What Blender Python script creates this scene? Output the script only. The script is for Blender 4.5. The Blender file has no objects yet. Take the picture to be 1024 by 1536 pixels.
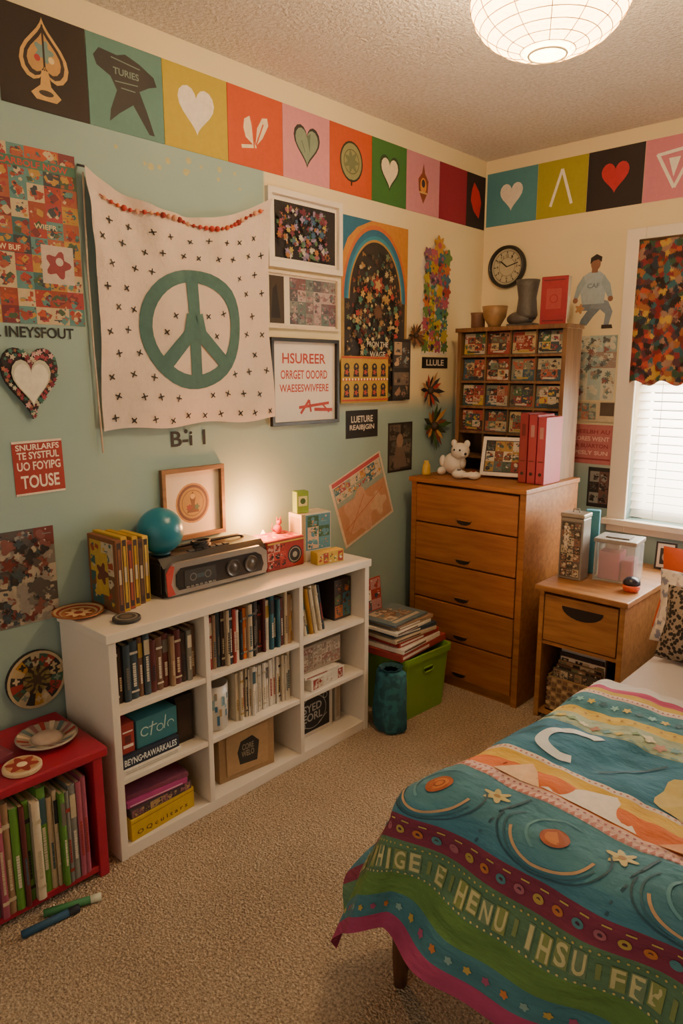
import bpy, bmesh, math, random
from mathutils import Vector, Matrix, noise, Euler
COL=bpy.context.scene.collection
pi=math.pi
def lin(h):
    h=h.lstrip('#'); o=[]
    if len(h)==3: h=''.join(x*2 for x in h)
    for i in (0,2,4):
        c=int(h[i:i+2],16)/255
        o.append(c/12.92 if c<=.04045 else ((c+.055)/1.055)**2.4)
    return (o[0],o[1],o[2],1)
MATS={}
def nt(name):
    m=bpy.data.materials.new(name); m.use_nodes=True
    t=m.node_tree; b=t.nodes['Principled BSDF']; return m,t,b
def N(t,k,**kw):
    n=t.nodes.new(k)
    for a,v in kw.items():
        if a in n.inputs: n.inputs[a].default_value=v
        else: setattr(n,a,v)
    return n
def ramp(t,stops,const=False):
    r=N(t,'ShaderNodeValToRGB'); e=r.color_ramp.elements
    if const: r.color_ramp.interpolation='CONSTANT'
    e.remove(e[1]); e[0].position=stops[0][0]; e[0].color=lin(stops[0][1])
    for p,c in stops[1:]: q=e.new(p); q.color=lin(c)
    return r
def M(col,rough=.65,bump=0,metal=0,var=.25,emit=0,scale=45):
    k=(col,rough,bump,metal,var,emit,scale)
    if k in MATS: return MATS[k]
    m,t,b=nt('paint_'+col.strip('#'))
    c=lin(col)
    tc=N(t,'ShaderNodeTexCoord'); n=N(t,'ShaderNodeTexNoise',Scale=scale,Detail=5.0,Roughness=.65)
    t.links.new(tc.outputs['Object'],n.inputs['Vector'])
    mx=N(t,'ShaderNodeMix',data_type='RGBA')
    mx.inputs[6].default_value=(c[0]*(1-var),c[1]*(1-var),c[2]*(1-var),1)
    mx.inputs[7].default_value=tuple(min(1,x*(1+var)) for x in c[:3])+(1,)
    t.links.new(n.outputs['Fac'],mx.inputs[0]); t.links.new(mx.outputs[2],b.inputs['Base Color'])
    b.inputs['Roughness'].default_value=rough; b.inputs['Metallic'].default_value=metal
    if bump:
        bp=N(t,'ShaderNodeBump',Strength=bump,Distance=.01); t.links.new(n.outputs['Fac'],bp.inputs['Height']); t.links.new(bp.outputs[0],b.inputs['Normal'])
    if emit:
        b.inputs['Emission Color'].default_value=c; b.inputs['Emission Strength'].default_value=emit
    MATS[k]=m; return m
def wood(name,c1,c2,axis='X',rough=.45):
    if name in MATS: return MATS[name]
    m,t,b=nt(name); tc=N(t,'ShaderNodeTexCoord'); mp=N(t,'ShaderNodeMapping')
    mp.inputs['Scale'].default_value=(1.5,14,14) if axis=='X' else (14,14,1.5)
    n=N(t,'ShaderNodeTexNoise',Scale=3.0,Detail=8.0,Distortion=.6)
    r=ramp(t,[(.3,c1),(.75,c2)])
    t.links.new(tc.outputs['Object'],mp.inputs[0]); t.links.new(mp.outputs[0],n.inputs['Vector']); t.links.new(n.outputs['Fac'],r.inputs[0]); t.links.new(r.outputs[0],b.inputs['Base Color'])
    b.inputs['Roughness'].default_value=rough
    bp=N(t,'ShaderNodeBump',Strength=.12,Distance=.004); t.links.new(n.outputs['Fac'],bp.inputs['Height']); t.links.new(bp.outputs[0],b.inputs['Normal'])
    MATS[name]=m; return m
def spots(name,cols,scale,rough=.8):
    """random coloured patches"""
    if name in MATS: return MATS[name]
    m,t,b=nt(name); tc=N(t,'ShaderNodeTexCoord')
    v=N(t,'ShaderNodeTexVoronoi',Scale=float(scale))
    nz=N(t,'ShaderNodeTexNoise',Scale=scale*1.2,Detail=3.0)
    va=N(t,'ShaderNodeVectorMath',operation='MULTIPLY_ADD'); va.inputs[1].default_value=(1.1/scale,)*3
    t.links.new(nz.outputs['Color'],va.inputs[0]); t.links.new(tc.outputs['Object'],va.inputs[2]); t.links.new(va.outputs[0],v.inputs['Vector'])
    sp=N(t,'ShaderNodeSeparateColor'); t.links.new(v.outputs['Color'],sp.inputs[0])
    r=ramp(t,[(i/len(cols),c) for i,c in enumerate(cols)],True)
    t.links.new(sp.outputs[0],r.inputs[0])
    t.links.new(r.outputs[0],b.inputs['Base Color']); b.inputs['Roughness'].default_value=rough
    MATS[name]=m; return m

class MB:
    def __init__(s): s.v=[];s.f=[];s.m=[];s.sm=[];s.mats=[]
    def mi(s,mat):
        if isinstance(mat,str): mat=M(mat)
        if mat not in s.mats: s.mats.append(mat)
        return s.mats.index(mat)
    def add(s,vs,fs,mat,smooth=False,T=None):
        o=len(s.v); k=s.mi(mat)
        for p in vs:
            p=Vector(p)
            if T: p=T@p
            s.v.append(p)
        for f in fs: s.f.append(tuple(i+o for i in f)); s.m.append(k); s.sm.append(smooth)
        return s
    def box(s,x0,y0,z0,x1,y1,z1,mat,bev=0,T=None,seg=2):
        if bev<=0:
            vs=[(x,y,z) for z in(z0,z1) for y in(y0,y1) for x in(x0,x1)]
            fs=[(0,2,3,1),(4,5,7,6),(0,1,5,4),(2,6,7,3),(0,4,6,2),(1,3,7,5)]
            return s.add(vs,fs,mat,T=T)
        bm=bmesh.new(); bmesh.ops.create_cube(bm,size=1)
        for v in bm.verts: v.co=Vector(((x0+x1)/2+v.co.x*(x1-x0),(y0+y1)/2+v.co.y*(y1-y0),(z0+z1)/2+v.co.z*(z1-z0)))
        bmesh.ops.bevel(bm,geom=bm.edges[:],offset=bev,segments=seg,profile=.5,affect='EDGES')
        bm.verts.index_update()
        s.add([v.co.copy() for v in bm.verts],[[v.index for v in f.verts] for f in bm.faces],mat,smooth=False,T=T); bm.free(); return s
    def lathe(s,prof,mat,seg=24,c=(0,0,0),sx=1,sy=1,T=None,smooth=True,wob=None):
        vs=[];n=len(prof)
        for r,z in prof:
            for i in range(seg):
                a=2*pi*i/seg; rr=r*(wob(a,z) if wob else 1)
                vs.append((c[0]+rr*math.cos(a)*sx,c[1]+rr*math.sin(a)*sy,c[2]+z))
        fs=[(j*seg+i,j*seg+(i+1)%seg,(j+1)*seg+(i+1)%seg,(j+1)*seg+i) for j in range(n-1) for i in range(seg)]
        if prof[0][0]>1e-5: fs.append(tuple(range(seg))[::-1])
        if prof[-1][0]>1e-5: fs.append(tuple((n-1)*seg+i for i in range(seg)))
        return s.add(vs,fs,mat,smooth,T)
    def cyl(s,c,r,z0,z1,mat,seg=20,T=None,b=0):
        p=[(r,z0),(r,z1)] if not b else [(r-b,z0),(r,z0+b),(r,z1-b),(r-b,z1)]
        return s.lathe(p,mat,seg,(c[0],c[1],0),T=T,smooth=False)
    def ball(s,c,r,mat,sx=1,sy=1,sz=1,seg=20,T=None):
        n=seg//2
        return s.lathe([(max(1e-6,r*math.sin(pi*i/n)),-r*sz*math.cos(pi*i/n)) for i in range(n+1)],mat,seg,c,sx,sy,T)
    def prism(s,pts,y0,y1,mat,T=None):
        n=len(pts)
        vs=[(x,y0,z) for x,z in pts]+[(x,y1,z) for x,z in pts]
        fs=[tuple(range(n)),tuple(range(2*n-1,n-1,-1))]+[(i,(i+1)%n+0,(i+1)%n+n,i+n)[::-1] for i in range(n)]
        return s.add(vs,fs,mat,T=T)
    def tube(s,path,r,mat,seg=8,closed=False,T=None):
        P=[Vector(p) for p in path]; n=len(P); vs=[]
        for i,p in enumerate(P):
            d=(P[(i+1)%n]-P[i-1]) if closed else (P[min(i+1,n-1)]-P[max(i-1,0)])
            d.normalize(); u=d.cross(Vector((0,0,1)))
            if u.length<.05: u=d.cross(Vector((0,1,0)))
            u.normalize(); w=d.cross(u); rr=r[i] if isinstance(r,(list,tuple)) else r
            for k in range(seg): a=2*pi*k/seg; vs.append(p+u*rr*math.cos(a)+w*rr*math.sin(a))
        m=n if closed else n-1
        fs=[(i*seg+k,((i+1)%n)*seg+k,((i+1)%n)*seg+(k+1)%seg,i*seg+(k+1)%seg) for i in range(m) for k in range(seg)]
        if not closed: fs+= [tuple(range(seg)),tuple((n-1)*seg+k for k in range(seg))[::-1]]
        return s.add(vs,fs,mat,True,T)
    def obj(s,name,loc=(0,0,0),rot=(0,0,0),parent=None,label=None,cat=None,group=None,kind=None):
        me=bpy.data.meshes.new(name); me.from_pydata([tuple(v) for v in s.v],[],s.f)
        for m in s.mats: me.materials.append(m)
        me.polygons.foreach_set('material_index',s.m); me.polygons.foreach_set('use_smooth',s.sm); me.update()
        o=bpy.data.objects.new(name,me); COL.objects.link(o); o.location=loc; o.rotation_euler=rot
        return meta(o,parent,label,cat,group,kind)
def meta(o,parent=None,label=None,cat=None,group=None,kind=None):
    if parent: o.parent=parent
    if label: o['label']=label
    if cat: o['category']=cat
    if group: o['group']=group
    if kind: o['kind']=kind
    return o
def empty(name,loc,rot=(0,0,0),label=None,cat=None,group=None):
    o=bpy.data.objects.new(name,None); COL.objects.link(o); o.location=loc; o.rotation_euler=rot; o.empty_display_size=.05
    return meta(o,None,label,cat,group)
# ---------- 2D shapes ----------
TC={}
def textgeo(s,bold=.02):
    k=(s,bold)
    if k in TC: return TC[k]
    cu=bpy.data.curves.new('tmp','FONT'); cu.body=s; cu.offset=bold; cu.resolution_u=3; cu.align_x='CENTER'; cu.space_line=.85
    ob=bpy.data.objects.new('tmp',cu); COL.objects.link(ob)
    dg=bpy.context.evaluated_depsgraph_get(); dg.update(); ev=ob.evaluated_get(dg); me=ev.to_mesh()
    vs=[(v.co.x,v.co.y) for v in me.vertices]; fs=[tuple(p.vertices) for p in me.polygons]
    ev.to_mesh_clear(); bpy.data.objects.remove(ob); bpy.data.curves.remove(cu)
    xs=[v[0] for v in vs]; ys=[v[1] for v in vs]; x0,x1,y0,y1=min(xs),max(xs),min(ys),max(ys)
    vs=[((x-x0)/(x1-x0)-.5,(y-y0)/(y1-y0)-.5) for x,y in vs]
    TC[k]=(vs,fs); return TC[k]
def heartpts(cx,cz,w,h,n=28):
    o=[]
    for i in range(n):
        t=2*pi*i/n; x=16*math.sin(t)**3/32; y=(13*math.cos(t)-5*math.cos(2*t)-2*math.cos(3*t)-math.cos(4*t)+2.5)/29
        o.append((cx+x*w,cz+y*h))
    return o
def ell(cx,cz,rx,rz,n=24,petals=0,amp=.25,ph=0):
    return [(cx+rx*math.cos(a)*(1+amp*math.cos(petals*a+ph) if petals else 1),cz+rz*math.sin(a)*(1+amp*math.cos(petals*a+ph) if petals else 1)) for a in [2*pi*i/n for i in range(n)]]
def draw(mb,shapes,mp,lv0=0):
    """mp(x,z,level)->3D"""
    lv=lv0
    for sh in shapes:
        lv+=1; k=sh[0]
        if k=='r':
            _,x0,z0,x1,z1,c=sh
            n=max(1,int(abs(x1-x0)/.07)); m=max(1,int(abs(z1-z0)/.07))
            vs=[mp(x0+(x1-x0)*i/n,z0+(z1-z0)*j/m,lv) for j in range(m+1) for i in range(n+1)]
            mb.add(vs,[(j*(n+1)+i,j*(n+1)+i+1,(j+1)*(n+1)+i+1,(j+1)*(n+1)+i) for j in range(m) for i in range(n)],c)
        elif k=='p': mb.add([mp(x,z,lv) for x,z in sh[1]],[tuple(range(len(sh[1])))],sh[2])
        elif k=='c': mb.add([mp(x,z,lv) for x,z in ell(sh[1],sh[2],sh[3],sh[3])],[tuple(range(24))],sh[4])
        elif k=='e': mb.add([mp(x,z,lv) for x,z in ell(sh[1],sh[2],sh[3],sh[4])],[tuple(range(24))],sh[5])
        elif k=='fl':
            _,cx,cz,r,pet,amp,c=sh; q=ell(cx,cz,r,r,pet*6,pet,amp)
            n=len(q); mb.add([mp(cx,cz,lv)]+[mp(x,z,lv) for x,z in q],[(0,i+1,(i+1)%n+1) for i in range(n)],c)
        elif k=='ring':
            _,cx,cz,r0,r1,c=sh[:6]; a0,a1=(sh[6],sh[7]) if len(sh)>6 else (0,2*pi); q=sh[8] if len(sh)>8 else 1
            n=36; vs=[]
            for i in range(n+1):
                a=a0+(a1-a0)*i/n
                for r in (r0,r1): vs.append(mp(cx+r*math.cos(a),cz+r*math.sin(a)*q,lv))
            mb.add(vs,[(2*i,2*i+1,2*i+3,2*i+2) for i in range(n)],c)
        elif k=='h': mb.add([mp(x,z,lv) for x,z in heartpts(*sh[1:5])],[tuple(range(28))],sh[5])
        elif k=='t':
            _,s,cx,cz,w,h,c=sh; vs,fs=textgeo(s); mb.add([mp(cx+x*w,cz+z*h,lv) for x,z in vs],fs,c)
        elif k=='ln':
            _,x0,z0,x1,z1,w,c=sh; d=Vector((x1-x0,z1-z0)); L=d.length; d/=L; nn=Vector((-d.y,d.x))*w/2
            n=max(1,int(L/.05)); vs=[]
            for i in range(n+1):
                p=Vector((x0,z0))+d*L*i/n
                for q in (p-nn,p+nn): vs.append(mp(q.x,q.y,lv))
            mb.add(vs,[(2*i,2*i+2,2*i+3,2*i+1) for i in range(n)],c)
        elif k=='col':
            _,x0,z0,x1,z1,nx,nz,cols,seed=sh; R=random.Random(seed)
            for i in range(nx):
                for j in range(nz):
                    cw=(x1-x0)/nx; ch=(z1-z0)/nz; a=x0+cw*i; b=z0+ch*j
                    c=R.choice(cols)
                    L0=lv
                    mb.add([mp(a,b,L0),mp(a+cw,b,L0),mp(a+cw,b+ch,L0),mp(a,b+ch,L0)],[(0,1,2,3)],c)
                    for q in range(R.randint(10,18)):
                        c2=R.choice(cols); m0=min(cw,ch); s=m0*R.choice([.06,.08,.12,.18,.26])*(1.3 if q<3 else 1)
                        px=a+s+R.random()*max(0,cw-2*s); pz=b+s+R.random()*max(0,ch-2*s); ty=R.random(); lq=L0+.4+q*.3
                        if ty<.55:
                            ph=R.random()*6; k1=R.randint(2,4); pts=[(px+s*math.cos(t)*(1+.25*math.sin(k1*t+ph)),pz+s*math.sin(t)*(.8+.25*math.cos(k1*t-ph))) for t in [2*pi*w/12 for w in range(12)]]
                        elif ty<.65: pts=ell(px,pz,s*.8,s*.8,20,5,.12,R.random()*6)
                        elif ty<.85: pts=[(px-s*.95,pz-s*.13),(px+s*.95,pz-s*.13),(px+s*.95,pz+s*.13),(px-s*.95,pz+s*.13)]
                        else:
                            t0=R.random()*6; pts=[(px+s*math.cos(t0+w),pz+s*math.sin(t0+w)) for w in (0,1.2,2.9,4.1)]
                        mb.add([mp(x,z,lq) for x,z in pts],[tuple(range(len(pts)))],c2)
            lv+=6
def flat(w,h,t,step=.00006):
    return lambda x,z,l:(x-w/2,-t-step*l,z-h/2)
def P(name,label,cat,wall,a0,z0,a1,z1,base,shapes,rot=0,t=.002,frame=None,group=None,dist=0,outline=None,step=.00006):
    w=a1-a0;h=z1-z0; mb=MB()
    if outline: mb.prism([(x-w/2,z-h/2) for x,z in outline],0,-t,base)
    elif base: mb.box(-w/2,-t,-h/2,w/2,0,h/2,base)
    if wall=='L': loc=(.0002+dist,(a0+a1)/2,(z0+z1)/2); rz=pi/2
    else: loc=((a0+a1)/2,3.4498-dist,(z0+z1)/2); rz=0
    draw(mb,shapes,flat(w,h,t,step))
    if frame:
        root=empty(name,loc,(0,math.radians(rot),rz),label,cat,group)
        fc,fw,ft=frame; fb=MB()
        fb.box(-w/2,-ft,-h/2,w/2,0,-h/2+fw,fc,.001);fb.box(-w/2,-ft,h/2-fw,w/2,0,h/2,fc,.001)
        fb.box(-w/2,-ft,-h/2+fw,-w/2+fw,0,h/2-fw,fc,.001);fb.box(w/2-fw,-ft,-h/2+fw,w/2,0,h/2-fw,fc,.001)
        fb.obj('frame',parent=root); mb.obj('picture',parent=root); return root
    return mb.obj(name,loc,(0,math.radians(rot),rz),None,label,cat,group)

# ================= SETTING =================
def wallmat(name,axis):
    m,t,b=nt(name); tc=N(t,'ShaderNodeTexCoord'); sp=N(t,'ShaderNodeSeparateXYZ'); t.links.new(tc.outputs['Object'],sp.inputs[0])
    n=N(t,'ShaderNodeTexNoise',Scale=2.5,Detail=4.0); t.links.new(tc.outputs['Object'],n.inputs['Vector'])
    n2=N(t,'ShaderNodeTexNoise',Scale=180.0,Detail=3.0); t.links.new(tc.outputs['Object'],n2.inputs['Vector'])
    def mr(sock,a,bb):
        r=N(t,'ShaderNodeMapRange'); r.interpolation_type='SMOOTHSTEP'; t.links.new(sock,r.inputs[0]); r.inputs[1].default_value=a; r.inputs[2].default_value=bb; return r.outputs[0]
    if axis=='L':
        f1=mr(sp.outputs[2],1.30,1.42); f2=mr(sp.outputs[1],1.895,1.91)
        mu=N(t,'ShaderNodeMath',operation='MULTIPLY'); t.links.new(f1,mu.inputs[0]); t.links.new(f2,mu.inputs[1])
        mx2=N(t,'ShaderNodeMath',operation='MAXIMUM'); t.links.new(mu.outputs[0],mx2.inputs[0]); t.links.new(mr(sp.outputs[2],2.46,2.47),mx2.inputs[1]); fac=mx2.outputs[0]
    else: fac=mr(sp.outputs[2],.95,1.35)
    a=N(t,'ShaderNodeMix',data_type='RGBA'); a.inputs[6].default_value=lin('#86a3a0'); a.inputs[7].default_value=lin('#9cb2ac'); t.links.new(n.outputs['Fac'],a.inputs[0])
    c=N(t,'ShaderNodeMix',data_type='RGBA'); t.links.new(fac,c.inputs[0]); t.links.new(a.outputs[2],c.inputs[6]); c.inputs[7].default_value=lin('#e4d2a6')
    t.links.new(c.outputs[2],b.inputs['Base Color']); b.inputs['Roughness'].default_value=.75
    bp=N(t,'ShaderNodeBump',Strength=.08,Distance=.004); t.links.new(n2.outputs['Fac'],bp.inputs['Height']); t.links.new(bp.outputs[0],b.inputs['Normal'])
    return m
H=2.585; X1=3.5; Y0=-1.2; Y1=3.45
MB().box(-.12,Y0,-.1,0,Y1+.12,H,wallmat('teal_paint','L')).obj('wall_left',kind='structure')
wb=MB(); wm=wallmat('cream_paint','B'); wx0,wx1,wz0,wz1=.865,1.95,.80,2.09
wb.box(0,Y1,-.1,wx0,Y1+.12,H,wm).box(wx1,Y1,-.1,X1,Y1+.12,H,wm).box(wx0,Y1,-.1,wx1,Y1+.12,wz0,wm).box(wx0,Y1,wz1,wx1,Y1+.12,H,wm)
wb.obj('wall_back',kind='structure')
MB().box(X1,Y0,-.1,X1+.12,Y1+.12,H,M('#d8c9a4',var=.05)).obj('wall_right',kind='structure')
# carpet
m,t,b=nt('carpet'); tc=N(t,'ShaderNodeTexCoord')
n=N(t,'ShaderNodeTexNoise',Scale=130.0,Detail=6.0,Roughness=.7); n2=N(t,'ShaderNodeTexNoise',Scale=3.0,Detail=3.0); vv=N(t,'ShaderNodeTexVoronoi',Scale=160.0)
for q in (n,n2,vv): t.links.new(tc.outputs['Object'],q.inputs['Vector'])
r=ramp(t,[(.32,'#705942'),(.68,'#e2c9a8')])
t.links.new(n.outputs['Fac'],r.inputs[0]); mx=N(t,'ShaderNodeMix',data_type='RGBA',blend_type='MULTIPLY'); mx.inputs[0].default_value=.35
t.links.new(r.outputs[0],mx.inputs[6]); r2=ramp(t,[(.35,'#cbc3b9'),(.65,'#ffffff')]); t.links.new(n2.outputs['Fac'],r2.inputs[0]); t.links.new(r2.outputs[0],mx.inputs[7])
t.links.new(mx.outputs[2],b.inputs['Base Color']); b.inputs['Roughness'].default_value=.95
bp=N(t,'ShaderNodeBump',Strength=.8,Distance=.011); t.links.new(vv.outputs['Distance'],bp.inputs['Height']); t.links.new(bp.outputs[0],b.inputs['Normal'])
MB().box(-.12,Y0,-.1,X1,Y1+.12,0,m).obj('floor',kind='structure')
m,t,b=nt('popcorn'); tc=N(t,'ShaderNodeTexCoord'); n=N(t,'ShaderNodeTexNoise',Scale=70.0,Detail=4.0,Roughness=.6); t.links.new(tc.outputs['Object'],n.inputs['Vector'])
r=ramp(t,[(.35,'#d6cabb'),(.65,'#efe6da')]); t.links.new(n.outputs['Fac'],r.inputs[0]); t.links.new(r.outputs[0],b.inputs['Base Color']); b.inputs['Roughness'].default_value=.9
bp=N(t,'ShaderNodeBump',Strength=.8,Distance=.025); t.links.new(n.outputs['Fac'],bp.inputs['Height']); t.links.new(bp.outputs[0],b.inputs['Normal'])
MB().box(-.12,Y0,H,X1+.12,Y1+.12,H+.1,m).obj('ceiling',kind='structure')
wh=M('#e6dcc8',.5,var=.03)
MB().box(0,Y0,0,.012,Y1,.09,wh,.003).obj('baseboard_left',kind='structure')
MB().box(0,Y1-.012,0,X1,Y1,.09,wh,.003).obj('baseboard_back',kind='structure')
# window
tr=MB(); fz0,fz1=.735,2.15
tr.box(.775,Y1-.022,fz0,wx0,Y1,fz1,wh,.004).box(wx1,Y1-.022,fz0,wx1+.09,Y1,fz1,wh,.004).box(wx0,Y1-.022,wz1,wx1,Y1,fz1,wh,.004)
tr.box(.76,Y1-.05,wz0-.03,wx1+.1,Y1,wz0,wh,.004).box(wx0,Y1-.02,fz0,wx1,Y1,wz0-.03,wh,.003)
tr.obj('trim_1',kind='structure')
wn=MB(); wn.box(wx0,Y1+.06,wz0,wx0+.05,Y1+.1,wz1,wh).box(wx1-.05,Y1+.06,wz0,wx1,Y1+.1,wz1,wh).box(wx0,Y1+.06,wz0,wx1,Y1+.1,wz0+.05,wh).box(wx0,Y1+.06,wz1-.05,wx1,Y1+.1,wz1,wh).box(wx0,Y1+.06,1.43,wx1,Y1+.1,1.47,wh)
wn.obj('window_1',kind='structure')
# blinds
m,t,b=nt('blind_slat'); b.inputs['Base Color'].default_value=lin('#f4efe6'); b.inputs['Roughness'].default_value=.5
tl=N(t,'ShaderNodeBsdfTranslucent'); tl.inputs[0].default_value=lin('#fff6e8'); mxs=N(t,'ShaderNodeMixShader'); mxs.inputs[0].default_value=.6
out=[q for q in t.nodes if q.type=='OUTPUT_MATERIAL'][0]; t.links.new(b.outputs[0],mxs.inputs[1]); t.links.new(tl.outputs[0],mxs.inputs[2]); t.links.new(mxs.outputs[0],out.inputs[0])
bl=MB()
zz=wz0+.03
while zz<wz1-.06:
    a=math.radians(58); cy_=Y1+.025; dx=.020
    bl.add([(wx0+.008,cy_-dx*math.cos(a),zz-dx*math.sin(a)),(wx1-.008,cy_-dx*math.cos(a),zz-dx*math.sin(a)),(wx1-.008,cy_+dx*math.cos(a),zz+dx*math.sin(a)),(wx0+.008,cy_+dx*math.cos(a),zz+dx*math.sin(a))],[(0,1,2,3)],m)
    zz+=.04
root=empty('window_blind',((wx0+wx1)/2,Y1+.025,wz0),label='white slatted blind letting daylight through the window',cat='blind')
ow=(-(wx0+wx1)/2,-(Y1+.025),-wz0)
bl.obj('slats',ow,parent=root)
MB().box(wx0+.005,Y1+.005,wz1-.055,wx1-.005,Y1+.05,wz1-.002,wh,.004).obj('head_rail',ow,parent=root)
for xx in (wx0+.12,(wx0+wx1)/2,wx1-.12): MB().tube([(xx,Y1+.006,wz0+.01),(xx,Y1+.006,wz1-.05)],.0015,wh,6).obj('cord',ow,parent=root)
# valance curtain
fabric=spots('valance_floral',['#2c1716','#6a241a','#8f5a2c','#1f2c38','#7a2028','#b0903f','#2f4a34','#4a2a34','#2a5a60','#a8442c','#1c1412','#8a6a5a'],42)
cv=MB(); nx,nz=120,14; vs=[]
for j in range(nz+1):
    for i in range(nx+1):
        x=.845+i/nx*1.15; z=2.085-j/nz*.63+ (.012*math.sin(i*.5) if j==nz else 0)
        y=Y1-.045-.012*math.sin(i*.52+.4*math.sin(j*.3))*(.5+.5*j/nz)-.004*noise.noise(Vector((x*9,z*9,0)))
        vs.append((x,y,z))
fs=[(j*(nx+1)+i,j*(nx+1)+i+1,(j+1)*(nx+1)+i+1,(j+1)*(nx+1)+i) for j in range(nz) for i in range(nx)]
cv.add(vs,fs,fabric,True)
root=empty('window_valance',(1.4,Y1-.03,2.08),label='dark red floral fabric valance over the window',cat='curtain')
cv.obj('fabric',(-1.4,-(Y1-.03),-2.08),parent=root)
MB().tube([(.845,Y1-.04,2.088),(2.01,Y1-.04,2.088)],.008,M('#5a4634',.4)).obj('rod',(-1.4,-(Y1-.03),-2.08),parent=root)

# ================= BANNER =================
T=[ (.94,1.205,'#241813','black','spade'),(1.205,1.47,'#57807b','teal','hat'),(1.47,1.735,'#b59e1f','mustard','wheart'),(1.735,2.0,'#bd4a1c','orange','leafheart'),
 (2.0,2.26,'#c9878f','pink','gheart'),(2.26,2.525,'#bd4c1d','orange','disc'),(2.525,2.77,'#376a2f','green','cheart'),(2.77,3.03,'#c28290','pink','flame'),(3.03,3.27,'#85182f','maroon','none'),(3.27,3.445,'#241614','black','redblob')]
cream='#e6d3b0'
def tile_shapes(k,w,h):
    c,d=w/2,h/2
    if k=='spade':
        return [('h',c,d+.035,.145,-.17,'#c49a5a'),('h',c,d+.033,.122,-.145,'#2a1c16'),('h',c,d+.03,.10,-.115,'#b58a50'),('fl',c,d+.03,.024,5,.3,'#6d8a8a'),('c',c-.02,d+.01,.009,'#aa3333'),('c',c+.022,d+.012,.009,'#d8c08a'),('ln',c,d+.1,c,d-.01,.006,'#2a1c16'),
         ('p',[(c-.01,d-.02),(c+.01,d-.02),(c+.016,d-.06),(c+.045,d-.085),(c+.03,d-.1),(c-.03,d-.1),(c-.045,d-.085),(c-.016,d-.06)],'#c49a5a'),('e',c,d-.08,.022,.008,'#2a1c16')]
    if k=='hat':
        dk='#2b2a2c'
        return [('p',[(c-.11,d+.07),(c-.09,d+.095),(c-.03,d+.09),(c+.0,d+.1),(c+.05,d+.085),(c+.1,d+.06),(c+.11,d+.035),(c+.08,d+.025),(c+.045,d+.005),(c+.07,d-.05),(c+.095,d-.115),(c+.075,d-.115),(c+.02,d-.04),(c-.03,d-.075),(c-.065,d-.105),(c-.06,d-.07),(c-.035,d-.01),(c-.055,d+.025),(c-.1,d+.045)],dk),('t','TURIES',c,d+.045,.09,.02,'#6f837c'),('ln',c-.05,d+.08,c+.05,d+.07,.003,'#6f837c'),('ln',c-.04,d+.015,c+.04,d+.02,.003,'#6f837c'),('ln',c-.02,d+.0,c+.03,d-.0,.003,'#6f837c')]
    if k=='wheart': return [('h',c,d,.15,.15,'#e8dccb')]
    if k=='leafheart': return [('p',[(c-.055,d+.03),(c-.03,d+.045),(c-.02,d+.01),(c-.005,d-.055),(c-.05,d-.03),(c-.06,d)],cream),('p',[(c-.005,d-.055),(c+.005,d+.01),(c+.03,d+.05),(c+.055,d+.055),(c+.06,d+.03),(c+.03,d-.02)],cream),('ln',c-.07,d-.065,c,d-.052,.012,cream),('ln',c-.01,d-.06,c-.02,d+.03,.006,'#c9501f'),('ln',c-.002,d-.05,c+.035,d+.03,.006,'#c9501f')]
    if k=='gheart': return [('h',c,d,.145,.155,'#2b2a28'),('h',c,d,.125,.132,'#7d8c78'),('p',[(c,d+.04),(c+.02,d+.055),(c+.015,d-.02)],'#5a6a5c'),('ln',c-.03,d+.02,c-.01,d-.02,.004,'#5a6a5c')]
    if k=='disc': return [('e',c,d,.072,.08,'#2b2a20'),('e',c,d,.064,.072,'#8a8a5e'),('fl',c,d+.0,.035,7,.3,'#6a7050'),('ring',c,d,.045,.049,'#5a5a3a'),('ln',c,d-.095,c,d-.07,.008,'#2b2a20')]
    if k=='cheart': return [('h',c,d,.14,.15,'#22321c'),('h',c,d,.118,.125,cream)]
    if k=='flame': return [('p',[(c,d+.095),(c+.012,d+.05),(c+.04,d+.02),(c+.035,d-.03),(c,d-.085),(c-.035,d-.03),(c-.04,d+.02),(c-.012,d+.05)],'#7a3a24'),('e',c,d-.005,.024,.035,'#d08a3a'),('e',c,d+.005,.014,.018,'#2a2030'),('r',c-.03,d-.04,c+.03,d-.032,'#c9a05a')]
    if k=='redblob': return [('p',[(c-.02,d+.09),(c+.03,d+.05),(c+.05,d),(c+.03,d-.08),(c-.02,d-.05),(c-.05,d),(c-.04,d+.05)],'#b3202c')]
    if k=='lam': return [('ln',c-.055,d-.08,c-.0,d+.085,.014,'#efe6d6'),('ln',c-.0,d+.085,c+.055,d-.08,.014,'#efe6d6')]
    if k=='rheart': return [('h',c,d,.13,.135,'#b3242f')]
    if k=='nab': return [('ln',c-.08,d+.06,c+.08,d+.075,.014,'#efe6d6'),('ln',c-.08,d+.065,c-.0,d-.085,.014,'#efe6d6'),('ln',c-.0,d-.085,c+.08,d+.075,.014,'#efe6d6'),('p',[(c-.03,d+.04),(c+.02,d+.04),(c-.005,d-.04)],'#efe6d6')]
    if k=='bheart': return [('h',c,d,.13,.135,'#d9cfc0')]
    return []
for a0,a1,c,nm,k in T:
    P('wall_panel','%s painted square panel in the border below the ceiling'%nm,'wall panel','L',a0+.001,2.245,a1-.001,2.505,M(c,.7,.1,var=.12),tile_shapes(k,a1-a0-.002,.26),group='painted squares of the wall border')
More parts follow.
